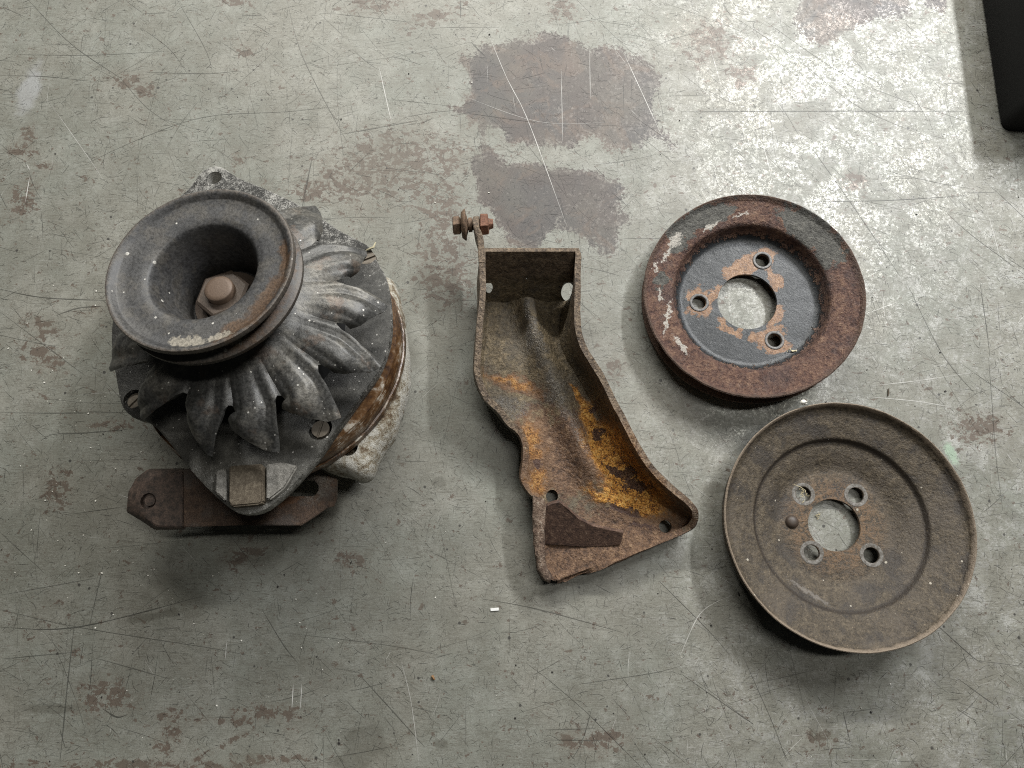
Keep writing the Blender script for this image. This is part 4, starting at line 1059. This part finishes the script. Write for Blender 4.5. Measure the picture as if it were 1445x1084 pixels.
# ================================================================== small litter
def plain(name, col, rough=.7):
    g = G(name); n = g.noise(1.2, 3, .6); g.bump(n, .1, .4); c = Vector(col)
    return g.out(g.mix(n, tuple(c * .8), tuple(c * 1.15)), rough)
M_white = plain('white_plastic', (.80, .80, .78)); M_straw = plain('straw', (.42, .36, .22)); M_twig = plain('dark_twig', (.07, .05, .03)); M_tan = plain('bright_straw', (.62, .56, .38))
M_gw = plain('pale_grit', (.75, .73, .66)); M_gb = plain('dark_grit', (.025, .022, .02))
def bit(bm, p, a, b, c, ang, seed):
    r = random.Random(seed)
    vs = bmesh.ops.create_icosphere(bm, subdivisions=1, radius=1)['verts']
    for v in vs:
        k = r.uniform(.75, 1.2); v.co = Vector((v.co.x * a * k, v.co.y * b * k, v.co.z * c * k))
    bmesh.ops.transform(bm, verts=vs, matrix=Matrix.Translation(p) @ Matrix.Rotation(ang, 4, 'Z'))
def tube(bm, pts, r, n=6):
    prev = None
    for i, p in enumerate(pts):
        d = (pts[min(i + 1, len(pts) - 1)] - pts[max(i - 1, 0)]).normalized()
        q = d.cross(Vector((0, 0, 1)));
        if q.length < 1e-3: q = Vector((1, 0, 0))
        q.normalize(); u = q.cross(d); rr = r * (1 - .5 * abs(2 * i / (len(pts) - 1) - 1) ** 3)
        ring = [bm.verts.new(p + (q * math.cos(2 * math.pi * k / n) + u * math.sin(2 * math.pi * k / n)) * rr) for k in range(n)]
        if prev:
            for k in range(n): bm.faces.new((prev[k], prev[(k + 1) % n], ring[(k + 1) % n], ring[k]))
        else: bm.faces.new(ring)
        prev = ring
    bm.faces.new(prev)
def loose(name, bm, mat, p, label, cat, deg=40):
    o = obj(name, bm, mat, None, deg); o.location = p * MM
    return tag(o, label, cat)
bm = bmesh.new(); bmesh.ops.create_cube(bm, size=1)
for v in bm.verts: v.co = Vector((v.co.x * 5.2, v.co.y * 1.7, v.co.z * .8 + .45))
bmesh.ops.rotate(bm, verts=bm.verts, cent=(0, 0, 0), matrix=Matrix.Rotation(.08, 3, 'Z')); bmesh.ops.bevel(bm, geom=bm.edges[:], offset=.12, segments=1, affect='EDGES')
loose('plastic_scrap', bm, M_white, at(698, 860, 0), 'tiny white plastic scrap below the bracket', 'scrap')
bm = bmesh.new(); bit(bm, Vector((0, 0, 1.6)), 2.2, 2.0, 1.7, 0, 3); bit(bm, Vector((1.4, -.9, 1.0)), 1.2, 1.0, 1.0, 0, 5)
loose('white_bead', bm, M_gw, at(1132, 568, 22.5), 'small off-white crumb on the upper lip of the larger pulley', 'crumb', 60)
bm = bmesh.new(); tube(bm, [Vector((.3, 2.6, .7)), Vector((0, 0, .8)), Vector((-.5, -2.6, .6))], .55); tube(bm, [Vector((0, .2, .8)), Vector((1.5, .1, .9))], .3)
loose('twig', bm, M_twig, at(1253, 554, 0), 'short dark twig on the bare bench above the larger pulley', 'twig')
bm = bmesh.new(); bit(bm, Vector((0, 0, 1.0)), 1.1, 1.6, 1.0, .3, 8); bit(bm, Vector((.7, -.9, .7)), .6, 1.2, .6, .5, 9)
loose('rust_flake', bm, plain('rust_flake_brown', (.25, .14, .06)), at(611, 955, 0), 'small brown flake on the bench near the lower edge', 'flake')
# straw tuft in the big pulley and a stem on the alternator screw
def in_pulley(root, drop_pos, z):  # pulley frame -> world
    return root.matrix_basis @ (Vector((drop_pos[0], drop_pos[1], z)) * MM) / MM
bpy.context.view_layer.update()
bm = bmesh.new(); r = random.Random(4); hp0 = hposb[0]
for k in range(16):
    a = r.uniform(0, 6.28); p = Vector((r.gauss(0, 1.5), r.gauss(-.6, 1.8), r.uniform(-1, .8)))
    d = Vector((math.cos(a), math.sin(a), r.uniform(-.1, .35))) * r.uniform(1.2, 3)
    tube(bm, [p, p + d * .5 + Vector((0, 0, .3)), p + d], r.uniform(.16, .34), 5)
tube(bm, [Vector((-6.5, 6, 1.2)), Vector((-2.5, 4.2, 1.6)), Vector((1, 2, 1.0))], .28, 5)
loose('straw_tuft', bm, M_straw, in_pulley(p2, hp0, hub_z + .9), 'little tuft of dry straw caught in the upper left bolt hole of the larger pulley', 'straw')
bm = bmesh.new(); r = random.Random(9)
for k in range(7):
    a = r.uniform(0, 6.28); p = Vector((r.gauss(0, 1.4), r.gauss(0, .9), .4)); d = Vector((math.cos(a), math.sin(a), .05)) * r.uniform(1, 2.4)
    tube(bm, [p, p + d * .5 + Vector((0, 0, .3)), p + d], r.uniform(.15, .3), 5)
loose('straw_tuft', bm, M_straw, at(1155, 729, .2), 'few straw shreds on the bench inside the bore of the larger pulley', 'straw')
bm = bmesh.new(); r = random.Random(12)
for k in range(6): bit(bm, Vector((r.gauss(0, 1.6), r.gauss(0, .9), .5 + r.uniform(0, .8))), r.uniform(.5, 1.0), r.uniform(.4, .8), .6, r.uniform(0, 3), k)
ds = in_pulley(p1, (24.5, -36), 22 - 15.6)
loose('straw_crumbs', bm, M_tan, ds, 'yellow crumbs in the dish of the smaller pulley near its lower edge', 'crumbs', 50)
bm = bmesh.new()
q = [FA @ loc(513, 356, 76) , FA @ loc(520, 352, 78), FA @ loc(527, 349, 80), FA @ loc(530, 342, 81)]
tube(bm, [v - q[0] for v in q], .7, 6)
loose('dry_stem', bm, M_tan, q[0] + base_a, 'pale dry stem lying across the screw hole of the alternator', 'stem')
# loose grit on the bench: far too many grains to count
def grit(name, mat, n, spread, smin, smax, seed, label):
    r = random.Random(seed); bm = bmesh.new()
    for k in range(n):
        px, py = spread(r)
        s = smin * (smax / smin) ** (r.random() ** 2.2)
        p = at(px, py, 0); p.z = s * .45
        bit(bm, p, s * r.uniform(.7, 1.4), s * r.uniform(.6, 1), s * .6, r.uniform(0, 3.1), k)
    o = obj(name, bm, mat, None, 60); o['kind'] = 'stuff'
    return tag(o, label, 'grit')
def sp_pale(r):
    u = r.random()
    if u < .45: return r.gauss(110, 70), r.gauss(640, 120)
    if u < .7: return r.gauss(260, 130), r.gauss(860, 80)
    return r.uniform(0, 1440), r.uniform(0, 1080)
def sp_dark(r):
    return r.uniform(0, 1440), r.uniform(0, 1080)
grit('pale_grit', M_gw, 190, sp_pale, .22, .75, 21, 'pale crumbs of dirt strewn over the bench around the alternator')
grit('dark_grit', M_gb, 150, sp_dark, .25, .95, 22, 'dark specks of dirt strewn over the whole bench')
